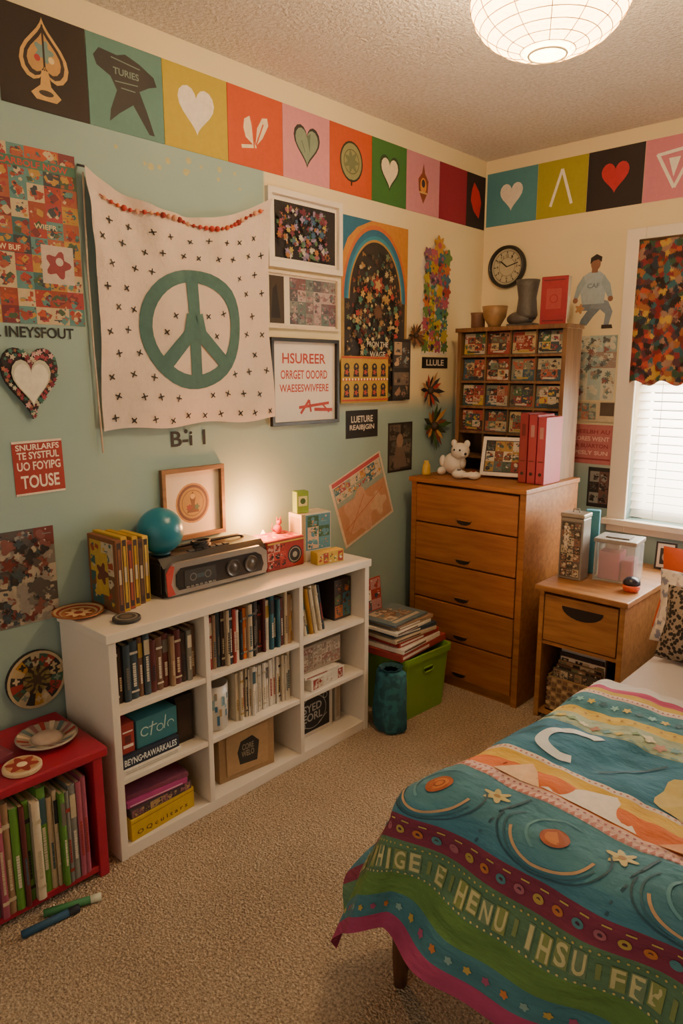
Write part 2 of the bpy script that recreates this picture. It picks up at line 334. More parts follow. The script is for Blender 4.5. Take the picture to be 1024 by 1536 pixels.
for a0,a1,c,nm,k in [(.01,.30,'#45808a','teal','bheart'),(.30,.56,'#a0971f','olive yellow','lam'),(.56,.825,'#241a1a','black','rheart'),(.825,1.095,'#c97c8d','pink','nab'),(1.095,1.36,'#b59e1f','mustard','wheart')]:
    P('wall_panel','%s painted square panel in the border below the ceiling'%nm,'wall panel','B',a0+.001,2.258,a1-.001,2.52,M(c,.7,.1,var=.12),tile_shapes(k,a1-a0-.002,.262),group='painted squares of the wall border')

# ================= LEFT WALL =================
hot=['#96302a','#a9482a','#2f5f66','#a8803a','#6a2430','#b9a585','#39503a','#93303a','#27333f','#4f7f80','#8a3a2a','#98503a']
P('collage_poster','red and teal patchwork collage poster on the teal wall','poster','L',.84,1.645,1.145,2.14,'#8a3a30',[('col',0,0,.305,.495,6,10,hot,3),('r',0,.435,.305,.462,'#3a6a5a'),('t','SCARBOLF NOW',.17,.448,.22,.018,'#b9302a'),('r',.0,.2,.13,.225,'#93302a'),('r',.18,.12,.28,.23,'#bbaca0'),('fl',.23,.175,.034,5,.25,'#83303a'),('c',.235,.185,.012,'#bbaca0'),('t','PROW BUF',.07,.212,.1,.016,'#d8c8a0'),('t','WIEFR',.2,.28,.07,.014,'#c8b890')])
P('wall_lettering','black lettering stuck below the collage poster','lettering','L',.86,1.60,1.10,1.64,None,[('t','L INEYSFOUT',.125,.02,.24,.032,'#22201e')])
w,h=.17,.21
orn=[('h',w/2,h/2,.118,.14,'#b9b7a2'),('h',w/2,h/2-.003,.104,.122,'#dcd6c2')]
R=random.Random(5)
for hw,hh_,nn in ((.157,.192,52),(.136,.164,44)):
    orn=[('fl',x+R.uniform(-.003,.003),z+R.uniform(-.003,.003),R.uniform(.004,.0075),5,.3,R.choice(['#983a4a','#b99090','#3a6a60','#b8b09a','#98604a','#7a2a3a','#2a2426'])) for x,z in heartpts(w/2,h/2,hw,hh_,nn)]+orn
P('heart_mirror','heart shaped frame with beaded floral border','wall decoration','L',.87,1.365,1.04,1.575,'#2c2426',orn,t=.012,outline=heartpts(w/2,h/2,w,h,40))
# flag
def Fl(u,v,l):
    tl=Vector((1.16,2.115));tr_=Vector((1.905,2.145));bl_=Vector((1.175,1.315));br=Vector((1.915,1.325))
    p=(tl*(1-u)+tr_*u)*v+(bl_*(1-u)+br*u)*(1-v)
    sag=4*u*(1-u)*.105*v**3
    p.y-=sag; p.x+=-.03*math.sin(pi*v)*(u-.5); p.y+=.006*math.sin(u*14)*(1-v)**4
    d=.024+.012*math.sin(u*18+v*2)*v*v+.006*math.sin(u*9-v*7)+.012*noise.noise(Vector((u*4,v*4,2)))+ .02*math.exp(-((u-.5)**2+(v-.85)**2)*20)+.012*math.sin(math.hypot(u-.05,v-1.05)*40)*max(0,v-.55)+.012*math.sin(math.hypot(u-.95,v-1.05)*40)*max(0,v-.55)
    return Vector((d+.0006*l+(0.0015 if l else 0),p.x,p.y))
fm=M('#d8c4b4',.85,.3,var=.06,scale=60)
fb=MB(); n1=60
vs=[Fl(i/n1,j/n1,0) for j in range(n1+1) for i in range(n1+1)]
fb.add(vs,[(j*(n1+1)+i,j*(n1+1)+i+1,(j+1)*(n1+1)+i+1,(j+1)*(n1+1)+i) for j in range(n1) for i in range(n1)],fm,True)
FW,FH=.745,.81
mp=lambda x,z,l: Fl(x/FW,z/FH,l)
pc,pz,pr='#476a67',.345,.222; cx_=.375
tm=M(pc,.85)
sh=[('ring',cx_,pz,.172,pr,tm),('ln',cx_,pz-.19,cx_,pz+.19,.05,tm),('ln',cx_,pz-.0,cx_-.14,pz-.135,.052,tm),('ln',cx_,pz-.0,cx_+.14,pz-.135,.052,tm),('ln',cx_-.02,pz+.05,cx_-.04,pz-.04,.03,tm),('ln',cx_+.02,pz+.05,cx_+.04,pz-.04,.03,tm)]
R=random.Random(2)
for i in range(10):
    for j in range(10):
        x=.035+i*.075+(.03 if j%2 else 0)+R.uniform(-.008,.008); z=.03+j*.073+R.uniform(-.008,.008)
        if x>FW-.02 or z>.70: continue
        d=math.hypot(x-cx_,z-pz)
        if .15<d<.245 or (d<=.15 and (abs(x-cx_)<.045 or (z<pz and abs(abs(x-cx_)-(pz-z))<.045))): continue
        a=R.random()*1.5
        for q in range(2):
            aa=a+q*pi/2; rr=.0125
            sh.append(('ln',x-rr*math.cos(aa),z-rr*math.sin(aa),x+rr*math.cos(aa),z+rr*math.sin(aa),.0045,'#2a2624'))
        sh.append(('c',x,z,.005,'#2a2624'))
draw(fb,sh[:6],mp)
for s in sh[6:]: draw(fb,[s],mp,1)
root=empty('peace_flag',(.02,1.53,1.32),label='white cloth flag with teal peace sign and small stars',cat='flag')
of=(-.02,-1.53,-1.32)
fb.obj('cloth',of,parent=root)
g=MB(); R=random.Random(8)
for i in range(30):
    u=.08+i/29*.86; p=Fl(u,.945-.02*math.sin(u*12),2); p.x+=.004
    g.ball(p,.006+R.random()*.005,R.choice(['#b0382c','#c85a2a','#8c2a24','#d8a07a','#b0382c']),seg=8)
g.tube([Fl(.06+.9*i/30,.945-.02*math.sin((.06+.9*i/30)*12),6) for i in range(31)],.0016,'#aa3a2c',6)
g.obj('bead_garland',of,parent=root)
for (y,z,dz) in ((1.165,2.10,.9),(1.90,2.12,.04)): MB().tube([(.012,y,z),(.014,y-.006,z-.3*dz),(.012,y-.002,z-.6*dz),(.014,y+.006,z-.95*dz)],.003,'#cbb9a6',6).obj('cord',of,parent=root)
MB().tube([(.001,1.155,2.12),(.03,1.165,2.112)],.004,'#555555',6).obj('pin',of,parent=root)
P('wall_lettering','small black letters stuck below the flag','lettering','L',1.43,1.235,1.60,1.30,None,[('t','B-i 1',.085,.035,.15,.055,'#22201e'),('c',.075,.06,.008,'#22201e')])
for i in range(13):
    r0=R.uniform(.006,.012); y=1.25+R.random()*.55; z=2.15+R.random()*.07
    P('wall_dot','pale yellow round dot stuck on teal wall','wall sticker','L',y-r0,z-r0,y+r0,z+r0,None,[('c',r0,r0,r0,'#b5b07c')],group='pale dots above the flag',t=.0004)
P('text_poster','red poster with white block lettering','poster','L',.885,1.135,1.04,1.30,'#98302a',[('r',0,.158,.155,.165,'#ddd0bc'),('r',0,0,.155,.006,'#ddd0bc'),('t','SNURLARFS',.078,.145,.135,.018,'#e8dcc8'),('t','TE SYSTFUL',.078,.12,.13,.022,'#e8dcc8'),('t','UO FOYIPG',.078,.088,.135,.026,'#e8dcc8'),('t','TOUSE',.078,.04,.12,.04,'#e8dcc8')],rot=-1)
R=random.Random(91); bwc=['#2c2a2c','#8c8680','#a99f90','#4f4b4a','#6a2f2c','#a89f90','#3d4a52','#6f6a66','#7a4a44']
P('photo_poster','faded black white and red photo collage poster','poster','L',.80,.73,.99,1.03,'#5a5652',[('col',0,0,.19,.3,3,5,bwc,11)]+[(('fl',R.uniform(.02,.17),R.uniform(.02,.27),R.uniform(.006,.022),R.choice([3,4,5]),.3,R.choice(bwc))) for _ in range(110)])
w=.19; sh=[]
for i in range(18):
    a0=2*pi*i/18;a1=2*pi*(i+1)/18
    sh.append(('ring',w/2,w/2,.045,.085,['#b9a47a','#2b2a2a','#98332c','#3a5a48','#b8a888','#2b2a2a','#b0822e'][i%7],a0,a1))
    am=(a0+a1)/2; sh.append(('fl',w/2+.066*math.cos(am),w/2+.066*math.sin(am),.009,4,.35,['#2b2a2a','#b9a47a','#c9b89a','#98332c','#5a3a2a','#7a8a7a'][i%6]))
P('decorative_plate','round plate with coloured segments hung on wall','plate','L',.80,.45,.99,.64,'#2a2422',sh+[('c',w/2,w/2,.045,'#8a7a4a'),('fl',w/2,w/2,.04,9,.3,'#3a2a22'),('fl',w/2,w/2,.03,11,.4,'#7a6a3a'),('fl',w/2,w/2,.02,6,.3,'#4a3a2a'),('ring',w/2,w/2,.085,.094,'#b9a988')],t=.012,outline=ell(w/2,w/2,.095,.095,36))
# framed pictures
ff=(M('#e6dac6',.5,var=.04),.022,.02)
fl=[]
R=random.Random(21)
for i in range(240):
    fl.append(('fl',.06+R.random()*.27,.05+R.random()*.18,R.uniform(.004,.013),R.choice([4,5,6,7]),.3,R.choice(['#8a7a9a','#a8944a','#8a4a5a','#4a6a4a','#b8ad9d','#6a2a3a','#3a5a78','#9a6232','#2a2426','#1c181a','#1c181a'])))
P('framed_picture','white framed print crowded with small flowers on black','framed picture','L',1.905,1.905,2.32,2.195,M('#e6dac8',var=.04),[('r',.045,.04,.385,.25,'#1c181a')]+fl,frame=ff)
P('framed_picture','cream frame holding a dark strip and pink grey print','framed picture','L',1.895,1.675,2.305,1.895,M('#e0d2bb',var=.05),[('r',.0,.02,.1,.2,'#3a2c20'),('p',[(.03,.04),(.08,.04),(.06,.17),(.04,.15)],'#14100e'),('col',.13,.02,.40,.2,6,4,['#80606a','#4a4a52','#a08280','#6a5a60','#a89490','#5a6a6a','#6a4a50','#7a7a78'],6)],frame=(M('#d9c7a8',.5),.012,.014))
rd='#b23c33'
P('framed_text_print','black framed white print with red lettering','framed picture','L',1.91,1.29,2.30,1.64,M('#e2d6c8',var=.04),[('t','HSUREER',.195,.27,.25,.042,rd),('t','ORRGET OOORD',.195,.205,.27,.036,rd),('t','WAESESWIVFERE',.195,.15,.285,.032,rd),('ln',.16,.07,.34,.085,.012,rd),('ln',.17,.045,.22,.1,.012,rd),('ln',.22,.1,.23,.05,.01,rd),('ln',.25,.06,.36,.055,.014,rd),('ln',.3,.08,.34,.045,.008,rd)],frame=(M('#1c1a1a',.4),.014,.018))
# big poster
w,h=.46,.79
sh=[('r',0,.4,w,h,'#b87a2a')]
for r1,c in ((.228,'#b85f28'),(.215,'#24607e'),(.196,'#2f7c94'),(.185,'#a87a34'),(.178,'#2c241f')): sh.append(('ring',w/2,.45,.0,r1,c,0,pi,1.42))
sh+= [('p',[(0,.62),(0,.79),(.2,.79),(.1,.75),(.04,.70)],'#24607e'),('r',0,0,w,.45,'#987a44'),('r',.018,.0,w-.018,.45,'#2c241f')]
R=random.Random(31)
pc_=['#7a4a2a','#a8946a','#3a5a4a','#6a2a24','#1a1614','#8a6a3a','#6a7a5a','#2a1f1a','#241c18','#5a4630','#1a1614']
for i in range(620):
    x=.035+R.random()*.39; z=.02+R.random()*.66
    if z>.45 and math.hypot(x-.23,(z-.45)/1.42)>.165: continue
    sh.append((('e',x,z,R.uniform(.003,.011),R.uniform(.003,.011)) if R.random()<.4 else ('fl',x,z,R.uniform(.004,.013),R.choice([3,5,7]),.35))+(R.choice(pc_),))
for k in range(34):
    a=2*pi*k/34; sh.append(('fl',.23+.14*math.cos(a),.36+.17*math.sin(a),.013,5,.3,['#93302a','#a8864a','#3a6a5a','#1a1614'][k%4])); sh.append(('fl',.23+.095*math.cos(a),.36+.12*math.sin(a),.009,4,.3,['#a8905a','#4a2a1a','#3a5a4a'][k%3]))
sh+= [('fl',.23,.52,.035,7,.25,'#83302a'),('fl',.23,.52,.02,5,.3,'#a8864a'),('fl',.17,.46,.02,6,.3,'#98763a'),('fl',.29,.46,.02,6,.3,'#98763a'),('fl',.23,.40,.03,9,.2,'#5a3a24'),('t','PRON THE',.23,.26,.15,.024,'#b8ad98'),('t','WAGE',.23,.215,.11,.026,'#b8ad98')]
P('art_poster','large dark ornate poster with blue and orange arches','poster','L',2.33,1.37,2.79,2.16,'#a8843a',sh,step=.00002)
sh=[]
for i in range(5):
    for j in range(2):
        x=.035+i*.062;z=.055+j*.09; sh+= [('c',x,z+.012,.018,'#1f1a18'),('p',[(x-.02,z-.03),(x+.02,z-.03),(x+.012,z+.012),(x-.012,z+.012)],'#1f1a18'),('fl',x,z-.01,.01,5,.4,'#b0442a'),('c',x,z+.016,.006,'#a8822a')]
for z in (.008,.098,.195): sh.append(('r',0,z,.32,z+.008,'#b0442a'))
for i in range(16): sh.append(('c',.01+i*.02,.104,.005,'#f0e0b0'))
P('pattern_print','yellow print with rows of black figures','poster','L',2.31,1.37,2.63,1.575,'#b08c28',sh,dist=.018)
P('photo_print','two small dark photographs pinned beside the poster','photo','L',2.665,1.375,2.80,1.66,'#1f1a18',[('col',.01,.01,.125,.13,2,2,['#4a3a34','#2a2420','#6a5a4a','#8a6a52'],1),('col',.01,.15,.125,.27,2,2,['#3a3230','#5a4a42','#7a8a8a','#a88a6a'],2)],dist=.018)
P('small_sign','small black sign with white lettering','sign','L',2.36,1.21,2.58,1.335,'#1e1b1b',[('t','LUETURE',.11,.085,.15,.03,'#d8cdbd'),('t','REAIBJGIN',.11,.045,.17,.03,'#d8cdbd')])
P('photo_print','small dark portrait photograph on the wall','photo','L',2.66,1.025,2.85,1.265,'#24201f',[('r',.01,.01,.18,.23,'#3c3632'),('col',.01,.01,.18,.23,2,3,['#3c3632','#5a5048','#2a2624','#6a5a50','#4a4a44'],3),('e',.09,.15,.026,.036,'#8a7464'),('p',[(.04,.02),(.15,.02),(.12,.12),(.06,.12)],'#6a5a50')])
P('tilted_poster','pale orange map-like sheet pinned at a tilt','poster','L',2.295,.755,2.665,1.085,'#d2c2ae',[('r',.012,.012,.358,.3,'#b98a6a'),('r',.012,.2,.358,.3,'#8f9f98'),('col',.02,.225,.35,.3,9,2,['#a04a52','#c8b8a0','#3a6a78','#b9864a','#c8b8a0','#8a9a90'],5),('fl',.15,.12,.1,5,.2,'#c69a80'),('fl',.28,.1,.05,4,.3,'#c8a78c'),('ln',.03,.08,.33,.16,.003,'#a8523a'),('ln',.05,.05,.2,.19,.003,'#a8523a'),('r',.012,.305,.358,.325,'#b04a52')],rot=-20)
# totem
sh=[];R=random.Random(12)
cols=['#b08e2e','#a04a62','#98302c','#2f5e78','#b0622e','#5a7a3a','#b09c2e','#3a7a70','#7a4a6a']
outl=[(.02,0),(.24,0),(.24,.22),(.26,.3),(.23,.4),(.25,.5),(.18,.55),(.14,.64),(.1,.58),(.03,.53),(.0,.45),(.03,.36),(.0,.26),(.02,.15)]
for i in range(9):
    for q in range(4): sh.append(('fl',.05+q*.053+R.uniform(-.008,.008),.05+i*.06,R.uniform(.026,.036),R.choice([5,6,8]),.2,cols[(i+q*2)%9 if i>3 else [5,6,1,5,6,7][(i+q)%6]]))
    for q in range(18): sh.append(('fl',.03+R.random()*.19,.03+i*.06+R.random()*.05,R.uniform(.004,.011),R.choice([3,5,6]),.3,R.choice(cols+['#222222','#b8ac9c','#222222','#2a3a4a'])))
sh.append(('fl',.14,.585,.04,7,.25,'#b98a3a')); sh.append(('c',.14,.585,.015,'#a04a62'))
P('paper_totem','tall strip of colourful paper flowers and faces','wall decoration','L',2.89,1.59,3.15,2.17,'#d8cdbd',[(s[0],s[1],s[2]*.9)+tuple(s[3:]) for s in sh],outline=[(x,z*.9) for x,z in outl])
P('small_sign','narrow black label below the paper totem','sign','L',2.92,1.525,3.14,1.58,'#201c1a',[('t','LLULE',.11,.028,.15,.03,'#d8cdbd')])
def burst(name,label,y,z,r,cols,seed):
    R=random.Random(seed); g=MB()
    for i in range(16):
        a=2*pi*i/16+R.uniform(-.1,.1); L=r*R.uniform(.75,1.1); c=cols[i%len(cols)]
        d=Vector((.25,math.cos(a),math.sin(a))); e=Vector((0,-math.sin(a),math.cos(a)))*r*.12
        p0=Vector((.004,0,0)); g.add([p0,p0+d*L*.6+e,p0+d*L,p0+d*L*.6-e],[(0,1,2,3)],c)
    g.ball((.012,0,0),r*.2,'#3a2a1a',seg=10)
    g.obj(name,(.001,y,z),(0,0,0),None,label,'wall decoration')
burst('paper_flower','dark and red spiky paper flower on wall',2.98,1.415,.10,['#2a2424','#a8302c','#3a3a3a','#b98a5a'],1)
burst('paper_flower','green and brown spiky paper flower on wall',3.02,1.235,.12,['#3a5a2a','#7a3a2a','#b98a4a','#27301f'],2)
burst('dried_bouquet','small brown dried flower bunch pinned to wall',2.85,1.68,.07,['#5a3a24','#8a5a3a','#3a2a1a'],3)

# ================= BACK WALL =================
root=empty('wall_clock',(.155,Y1-.001,2.045),(0,0,0),'round dark rimmed analogue wall clock','clock')
Tm=Matrix.Rotation(pi/2,4,'X')
g=MB(); g.lathe([(.0001,0),(.105,0),(.108,.012),(.104,.03),(.096,.034),(.09,.026),(.09,.012),(.0001,.012)],M('#2a2824',.35),40,T=Tm); g.obj('rim',parent=root)
g=MB(); g.add([(.09*math.cos(2*pi*i/40),-.0135,.09*math.sin(2*pi*i/40)) for i in range(40)],[tuple(range(40))],M('#b0a88c',.5,var=.1))
draw(g,[('ring',0,0,.078,.08,'#2a2824'),('ring',0,0,.045,.047,'#4a463c')]+[('ln',.066*math.cos(k*pi/6),.066*math.sin(k*pi/6),.077*math.cos(k*pi/6),.077*math.sin(k*pi/6),.005,'#2a2824') for k in range(12)]+[('t',str(12 if k==0 else k),.056*math.sin(k*pi/6),.056*math.cos(k*pi/6),.016 if k in(0,10,11) else .009,.013,'#2a2824') for k in range(12)],lambda x,z,l:(x,-.0139-.00005*l,z)); g.obj('clock_face',parent=root)
for an,L,wd in ((-50,.045,.006),(75,.065,.0045)):
    a=math.radians(an); g=MB(); g.tube([(0,-.018,0),(L*math.sin(a),-.018,L*math.cos(a))],wd/2,'#1a1816',6); g.obj('clock_hand',parent=root)
sk='#8a5f48'
P('paper_cutout','cut-out of seated person in pale blue top','wall sticker','B',.51,1.73,.73,2.06,None,[
 ('p',[(.07,.12),(.16,.12),(.17,.09),(.12,.04),(.09,.0),(.05,.0),(.06,.03),(.09,.07),(.05,.07)],'#6f7a84'),('p',[(.12,.13),(.19,.11),(.215,.06),(.2,.0),(.175,.0),(.18,.05),(.15,.075),(.1,.08)],'#7f8a94'),
 ('p',[(.06,.1),(.17,.1),(.175,.17),(.17,.225),(.14,.25),(.09,.25),(.055,.23),(.045,.17)],'#a5b4ba'),('p',[(.16,.235),(.195,.19),(.21,.13),(.19,.12),(.17,.16),(.15,.19)],'#95a6ae'),('c',.2,.12,.013,sk),('p',[(.06,.235),(.03,.19),(.015,.13),(.035,.125),(.055,.17),(.075,.2)],'#95a6ae'),('c',.025,.12,.013,sk),
 ('r',.1,.245,.13,.27,sk),('e',.118,.285,.024,.03,sk),('p',[(.09,.285),(.092,.315),(.12,.33),(.148,.315),(.146,.29),(.13,.305),(.105,.3)],'#2a1f1a'),('t','CAF',.112,.185,.06,.022,'#6a7a8a'),('p',[(.03,.0),(.075,.0),(.07,-.018),(.025,-.018)],'#3a2a24'),('p',[(.165,.0),(.215,.0),(.22,-.018),(.165,-.018)],'#3a2a24'),('fl',.05,.08,.02,5,.3,'#b98a5a')],t=0.0005)
R=random.Random(51)
wcc=['#a3b0a8','#c2c0ac','#8f9f9a','#b5a88c','#c9c4b0','#9a8478','#c9c4b0','#a8b8b0']
wc=[('col',0,0,.205,.31,3,4,wcc,17)]+[('fl',R.uniform(.02,.18),R.uniform(.02,.29),R.uniform(.004,.014),R.choice([3,4,5,7]),.35,R.choice(['#6a7a7a','#8a5a52','#6a7a72','#c9c4b0','#5a5a56'])) for _ in range(40)]
P('watercolour_print','pale watercolour print with small sketches','poster','B',.555,1.37,.76,1.68,'#c9c4b0',wc)
P('paper_strip','beige paper strip with clipped photo','poster','B',.56,1.265,.785,1.365,'#c6b391',[('col',.01,.01,.12,.09,3,2,['#8a9a94','#a8a48a','#6a7a74','#b2745a'],4),('r',.14,.03,.21,.095,'#5a4a3c')],dist=.006)
P('pink_poster','pink text poster on the back wall','poster','B',.545,1.055,.785,1.25,'#b56a68',[('t','NEELBH AU',.12,.16,.18,.02,'#8a3038'),('t','LORES WENT',.12,.125,.18,.022,'#e0b8a8'),('t','A BUARTON',.12,.09,.17,.02,'#8a3038'),('t','PESLY SUN',.12,.055,.17,.02,'#e0b8a8'),('r',.02,.02,.22,.028,'#8a3038')])
P('photo_print','small dark photo card below the pink poster','photo','B',.66,.84,.775,1.04,'#2a2624',[('col',.01,.02,.105,.18,2,3,['#2a2624','#4f4a46','#8a8a80','#6a4a42','#1a1816'],7)])

# ================= BOOKCASE =================
wm_=M('#ddd2c2',.45,var=.03)
BX=.32; y0,y1=.98,2.155; tk=.025; BH=.75
bc=empty('bookcase',(0.16,(y0+y1)/2,0),label='white cube bookcase with three columns against teal wall',cat='bookcase')
def bpart(name,*b):
    g=MB(); g.box(*b,wm_,.002); return g.obj(name,(-.16,-(y0+y1)/2,0),parent=bc)
bpart('top',.015,y0-.008,BH-.03,BX+.006,y1+.008,BH)
bpart('side_panel',.015,y0,0,BX,y0+tk,BH-.03); bpart('side_panel',.015,y1-tk,0,BX,y1,BH-.03)
d1,d2=1.335,1.768
bpart('divider',.02,d1-.01,.04,BX-.002,d1+.01,BH-.03); bpart('divider',.02,d2-.01,.04,BX-.002,d2+.01,BH-.03)
bpart('bottom_panel',.015,y0+tk,0,BX-.004,y1-tk,.04); bpart('back_panel',.015,y0+tk,.04,.022,y1-tk,BH-.03)
cols3=[(y0+tk,d1-.01),(d1+.01,d2-.01),(d2+.01,y1-tk)]
for a,b_ in cols3:
    bpart('shelf',.022,a,.252,BX-.004,b_,.27); bpart('shelf',.022,a,.482,BX-.004,b_,.50)
SH=[.04,.27,.50]
def bookgeo(t,h,d,col,R,style=0):
    g=MB(); c=M(col,.5); k=min(.003,t*.12)
    g.box(-t/2+k,.004,.003,t/2-k,d-.003,h-.003,'#c8b99c')
    g.box(-t/2,.002,0,-t/2+k,d,h,c); g.box(t/2-k,.002,0,t/2,d,h,c)
    n=6; pts=[(-t/2,.004)]+[(-t/2+t*i/n,.002-.0035*math.sin(pi*i/n)) for i in range(n+1)]+[(t/2,.004)]
    vs=[(x,y,z) for z in (0,h) for x,y in pts]; m=len(pts)
    g.add(vs,[(i,i+1,m+i+1,m+i) for i in range(m-1)]+[tuple(range(m))[::-1],tuple(range(m,2*m))],c)
    ac=R.choice(['#b8a98c','#93302a','#a08033','#2a2a30','#c6bcab','#3a5a64','#b8a98c','#6a6258'])
    f=lambda z0,z1,a,w: g.box(-t/2*w,-.0022,z0,t/2*w,.0,z1,a)
    s=R.random()
    if s<.35: f(h*.78,h*.82,ac,.97); f(h*.12,h*.15,ac,.97)
    elif s<.6: f(h*.66,h*.9,ac,.8)
    z=h*.22; e=h*R.uniform(.45,.62)
    while z<e:
        L=R.uniform(.004,.009); g.box(-t*.18,-.0026,z,t*.18,0,z+L*.7,ac if s>.6 or s<.35 else '#c6bcab'); z+=L
    return g
NAMES={'#3b2c28':'dark brown','#6b4a38':'brown','#8f7358':'tan','#34424c':'slate blue','#b7a58a':'beige','#5c2626':'dark red','#cdbfa6':'cream','#222022':'black','#93302a':'red','#2f5f6e':'teal','#b8862f':'mustard','#4a5a38':'olive green','#9a4d62':'pink','#d8cfc0':'white','#7a7a74':'grey','#5a8a3a':'green','#6e6a9a':'lilac','#c96a2e':'orange'}
def row(ya,yb,z,xf,hm,pal,group,where,seed,tmin=.016,tmax=.03,lean=0,dmax=.2,hmin=.75):
    R=random.Random(seed); y=ya+.004
    while True:
        t=R.uniform(tmin,tmax)
        if y+t>yb-.003: break
        h=hm*R.uniform(hmin,1); c=R.choice(pal); le=lean
        g=bookgeo(t,h,min(dmax,h*.85),c,R)
        zz=z+(t/2*math.sin(abs(le)))+.0006
        g.obj('book',(xf-R.uniform(0,.02),y+t/2,zz),(0,le,pi/2),None,'%s book standing %s'%(NAMES[c],where),'book',group)
        y+=t/math.cos(le)+.001
pal1=['#3b2c28','#6b4a38','#8f7358','#34424c','#b7a58a','#5c2626','#7a7a74','#222022','#cdbfa6']
pal2=['#93302a','#2f5f6e','#cdbfa6','#222022','#b7a58a','#34424c','#5c2626','#b8862f','#8f7358','#d8cfc0','#c96a2e','#3b2c28']
row(cols3[0][0]+.0,cols3[0][1],SH[2],.295,.208,pal1,'books in the upper near cubby','in the white bookcase',1,.016,.028,lean=0,hmin=.82)
row(cols3[1][0],cols3[1][1],SH[2],.295,.212,pal2,'books in the upper middle cubby','in the white bookcase',2,.012,.02,hmin=.84)
row(cols3[2][0]+.035,cols3[2][0]+.17,SH[2],.295,.195,['#d8cfc0','#2f5f6e','#cdbfa6','#b8862f','#34424c'],'leaning books in the upper far cubby','leaning in the white bookcase',3,.012,.018,lean=-.18,hmin=.93)
def boxobj(name,label,cat,xf,yc,z,w,d,h,base,shapes=[],side=[],rot=0,group=None,bev=.002,top=[]):
    """front face toward +x"""
    g=MB(); g.box(-w/2,0,0,w/2,d,h,base,bev)
    draw(g,shapes,lambda x,z_,l:(x-w/2,-.0004-.00008*l,z_))
    draw(g,top,lambda x,y_,l:(x-w/2,y_,h+.0001+.00006*l))
    draw(g,side,lambda x,z_,l:(-w/2-.0004-.00008*l,d-x,z_))
    return g.obj(name,(xf,yc,z),(0,0,pi/2+math.radians(rot)),None,label,cat,group)
boxobj('storage_box','dark box with orange and green print in bookcase','box',.25,2.07,SH[2]+.001,.10,.18,.17,'#3b2c28',[('col',.005,.01,.095,.16,2,3,['#6b4a38','#a85a2e','#4a5a38','#3b2c28','#2f5f6e'],4)])
z=SH[1]+.0005
boxobj('book','red book standing in the white bookcase','book',.285,1.045,z+.0615,.045,.16,.1,'#93302a',[('r',.005,.02,.04,.03,'#d8cfc0'),('r',.005,.07,.04,.075,'#d8cfc0'),('r',.012,.035,.033,.06,'#5c2626')])
boxobj('sign_box','teal box with pale handwriting in bookcase','box',.285,1.15,z+.0615,.15,.14,.095,'#2f6f78',[('ring',.03,.05,.012,.016,'#b0c8c0',.5,5.5),('ln',.05,.03,.06,.075,.004,'#b0c8c0'),('ln',.045,.06,.075,.062,.004,'#b0c8c0'),('ring',.085,.045,.01,.013,'#b0c8c0'),('ln',.1,.035,.108,.08,.004,'#b0c8c0'),('ring',.125,.045,.01,.013,'#b0c8c0',0,4)])
boxobj('storage_box','black box beside the teal box in bookcase','box',.26,1.272,z,.07,.14,.17,'#27221f',[('r',.01,.02,.06,.15,'#3b2c28')])
boxobj('book','navy book with large white title lying flat','book',.30,1.115,z+.02,.21,.15,.04,'#20283a',[('t','BEYNG•RAWARKALES',.105,.02,.19,.022,'#d8dcd8')])
boxobj('book','white book lying flat under navy book','book',.302,1.12,z,.215,.155,.0195,'#d8cfc0',[('r',.01,.004,.2,.006,'#a09686'),('r',.01,.010,.2,.012,'#a09686')])
z=SH[0]+.0005
boxobj('cardboard_box','yellow box with dark lettering at shelf bottom','box',.30,1.15,z,.25,.17,.075,'#c2a02e',[('t','O Q c u l t a r s',.12,.022,.2,.018,'#5a3a1a'),('r',.0,.06,.25,.063,'#8a6a1a')],rot=4)
boxobj('book','dark paisley book lying flat on yellow box','book',.30,1.145,z+.0755,.235,.16,.03,'#3a2a30',[('col',.005,.003,.23,.027,10,1,['#3a2a30','#8a5a5a','#5a3a4a','#a88a5a'],3)],rot=2)
boxobj('book','magenta book lying flat on the stack','book',.295,1.135,z+.106,.22,.15,.022,'#a83a78',[('r',.01,.004,.2,.008,'#d8b0c0')],rot=-3)
boxobj('book','dark thin book on top of magenta book','book',.29,1.14,z+.1285,.22,.15,.016,'#7a3a52',rot=-6)
z=SH[1]+.0005
root=empty('ceramic_mug',(.24,1.405,z),label='large white mug with blue picture',cat='mug')
g=MB(); g.lathe([(.042,0),(.05,.004),(.053,.09),(.053,.165),(.05,.165),(.049,.02),(.001,.015)],M('#cfc9bf',.3,var=.05),28)
R=random.Random(3)
for i in range(16):
    a=-1.0+R.random()*2; z0=.02+R.random()*.1; dz_=R.uniform(.01,.04); g.add([(.0538*math.cos(a+q*.09),.0538*math.sin(a+q*.09),z0+r*dz_) for r in (0,1) for q in (0,1,2)],[(0,1,4,3),(1,2,5,4)],['#3a6a8a','#8aa6b0','#5a7a8a','#a88a5a'][i%4])
g.obj('body',parent=root)
row(1.475,cols3[1][1],SH[1],.29,.19,['#d8cfc0','#cdbfa6','#d8cfc0','#b7a58a','#d8cfc0'],'white magazines in the middle cubby','in the white bookcase',9,.010,.018,hmin=.93)
g=MB(); g.box(-.12,0,0,.12,.10,.2,'#9a7a55',.003); g.box(-.09,-.003,.02,.09,0,.18,'#a8875f',.001); 
draw(g,[('p',[(-.035,.05),(.04,.045),(.05,.12),(.02,.15),(-.03,.14),(-.045,.1)],'#2c2822'),('t','CORE\nWELO',0,.1,.055,.05,'#8d7f66')],lambda x,z_,l:(x,-.0034-.0001*l,z_))
g.obj('cardboard_box',(.27,1.53,SH[0]+.0005),(0,0,pi/2-.12),None,'brown cardboard box with dark printed emblem','box')
z=SH[1]+.0005
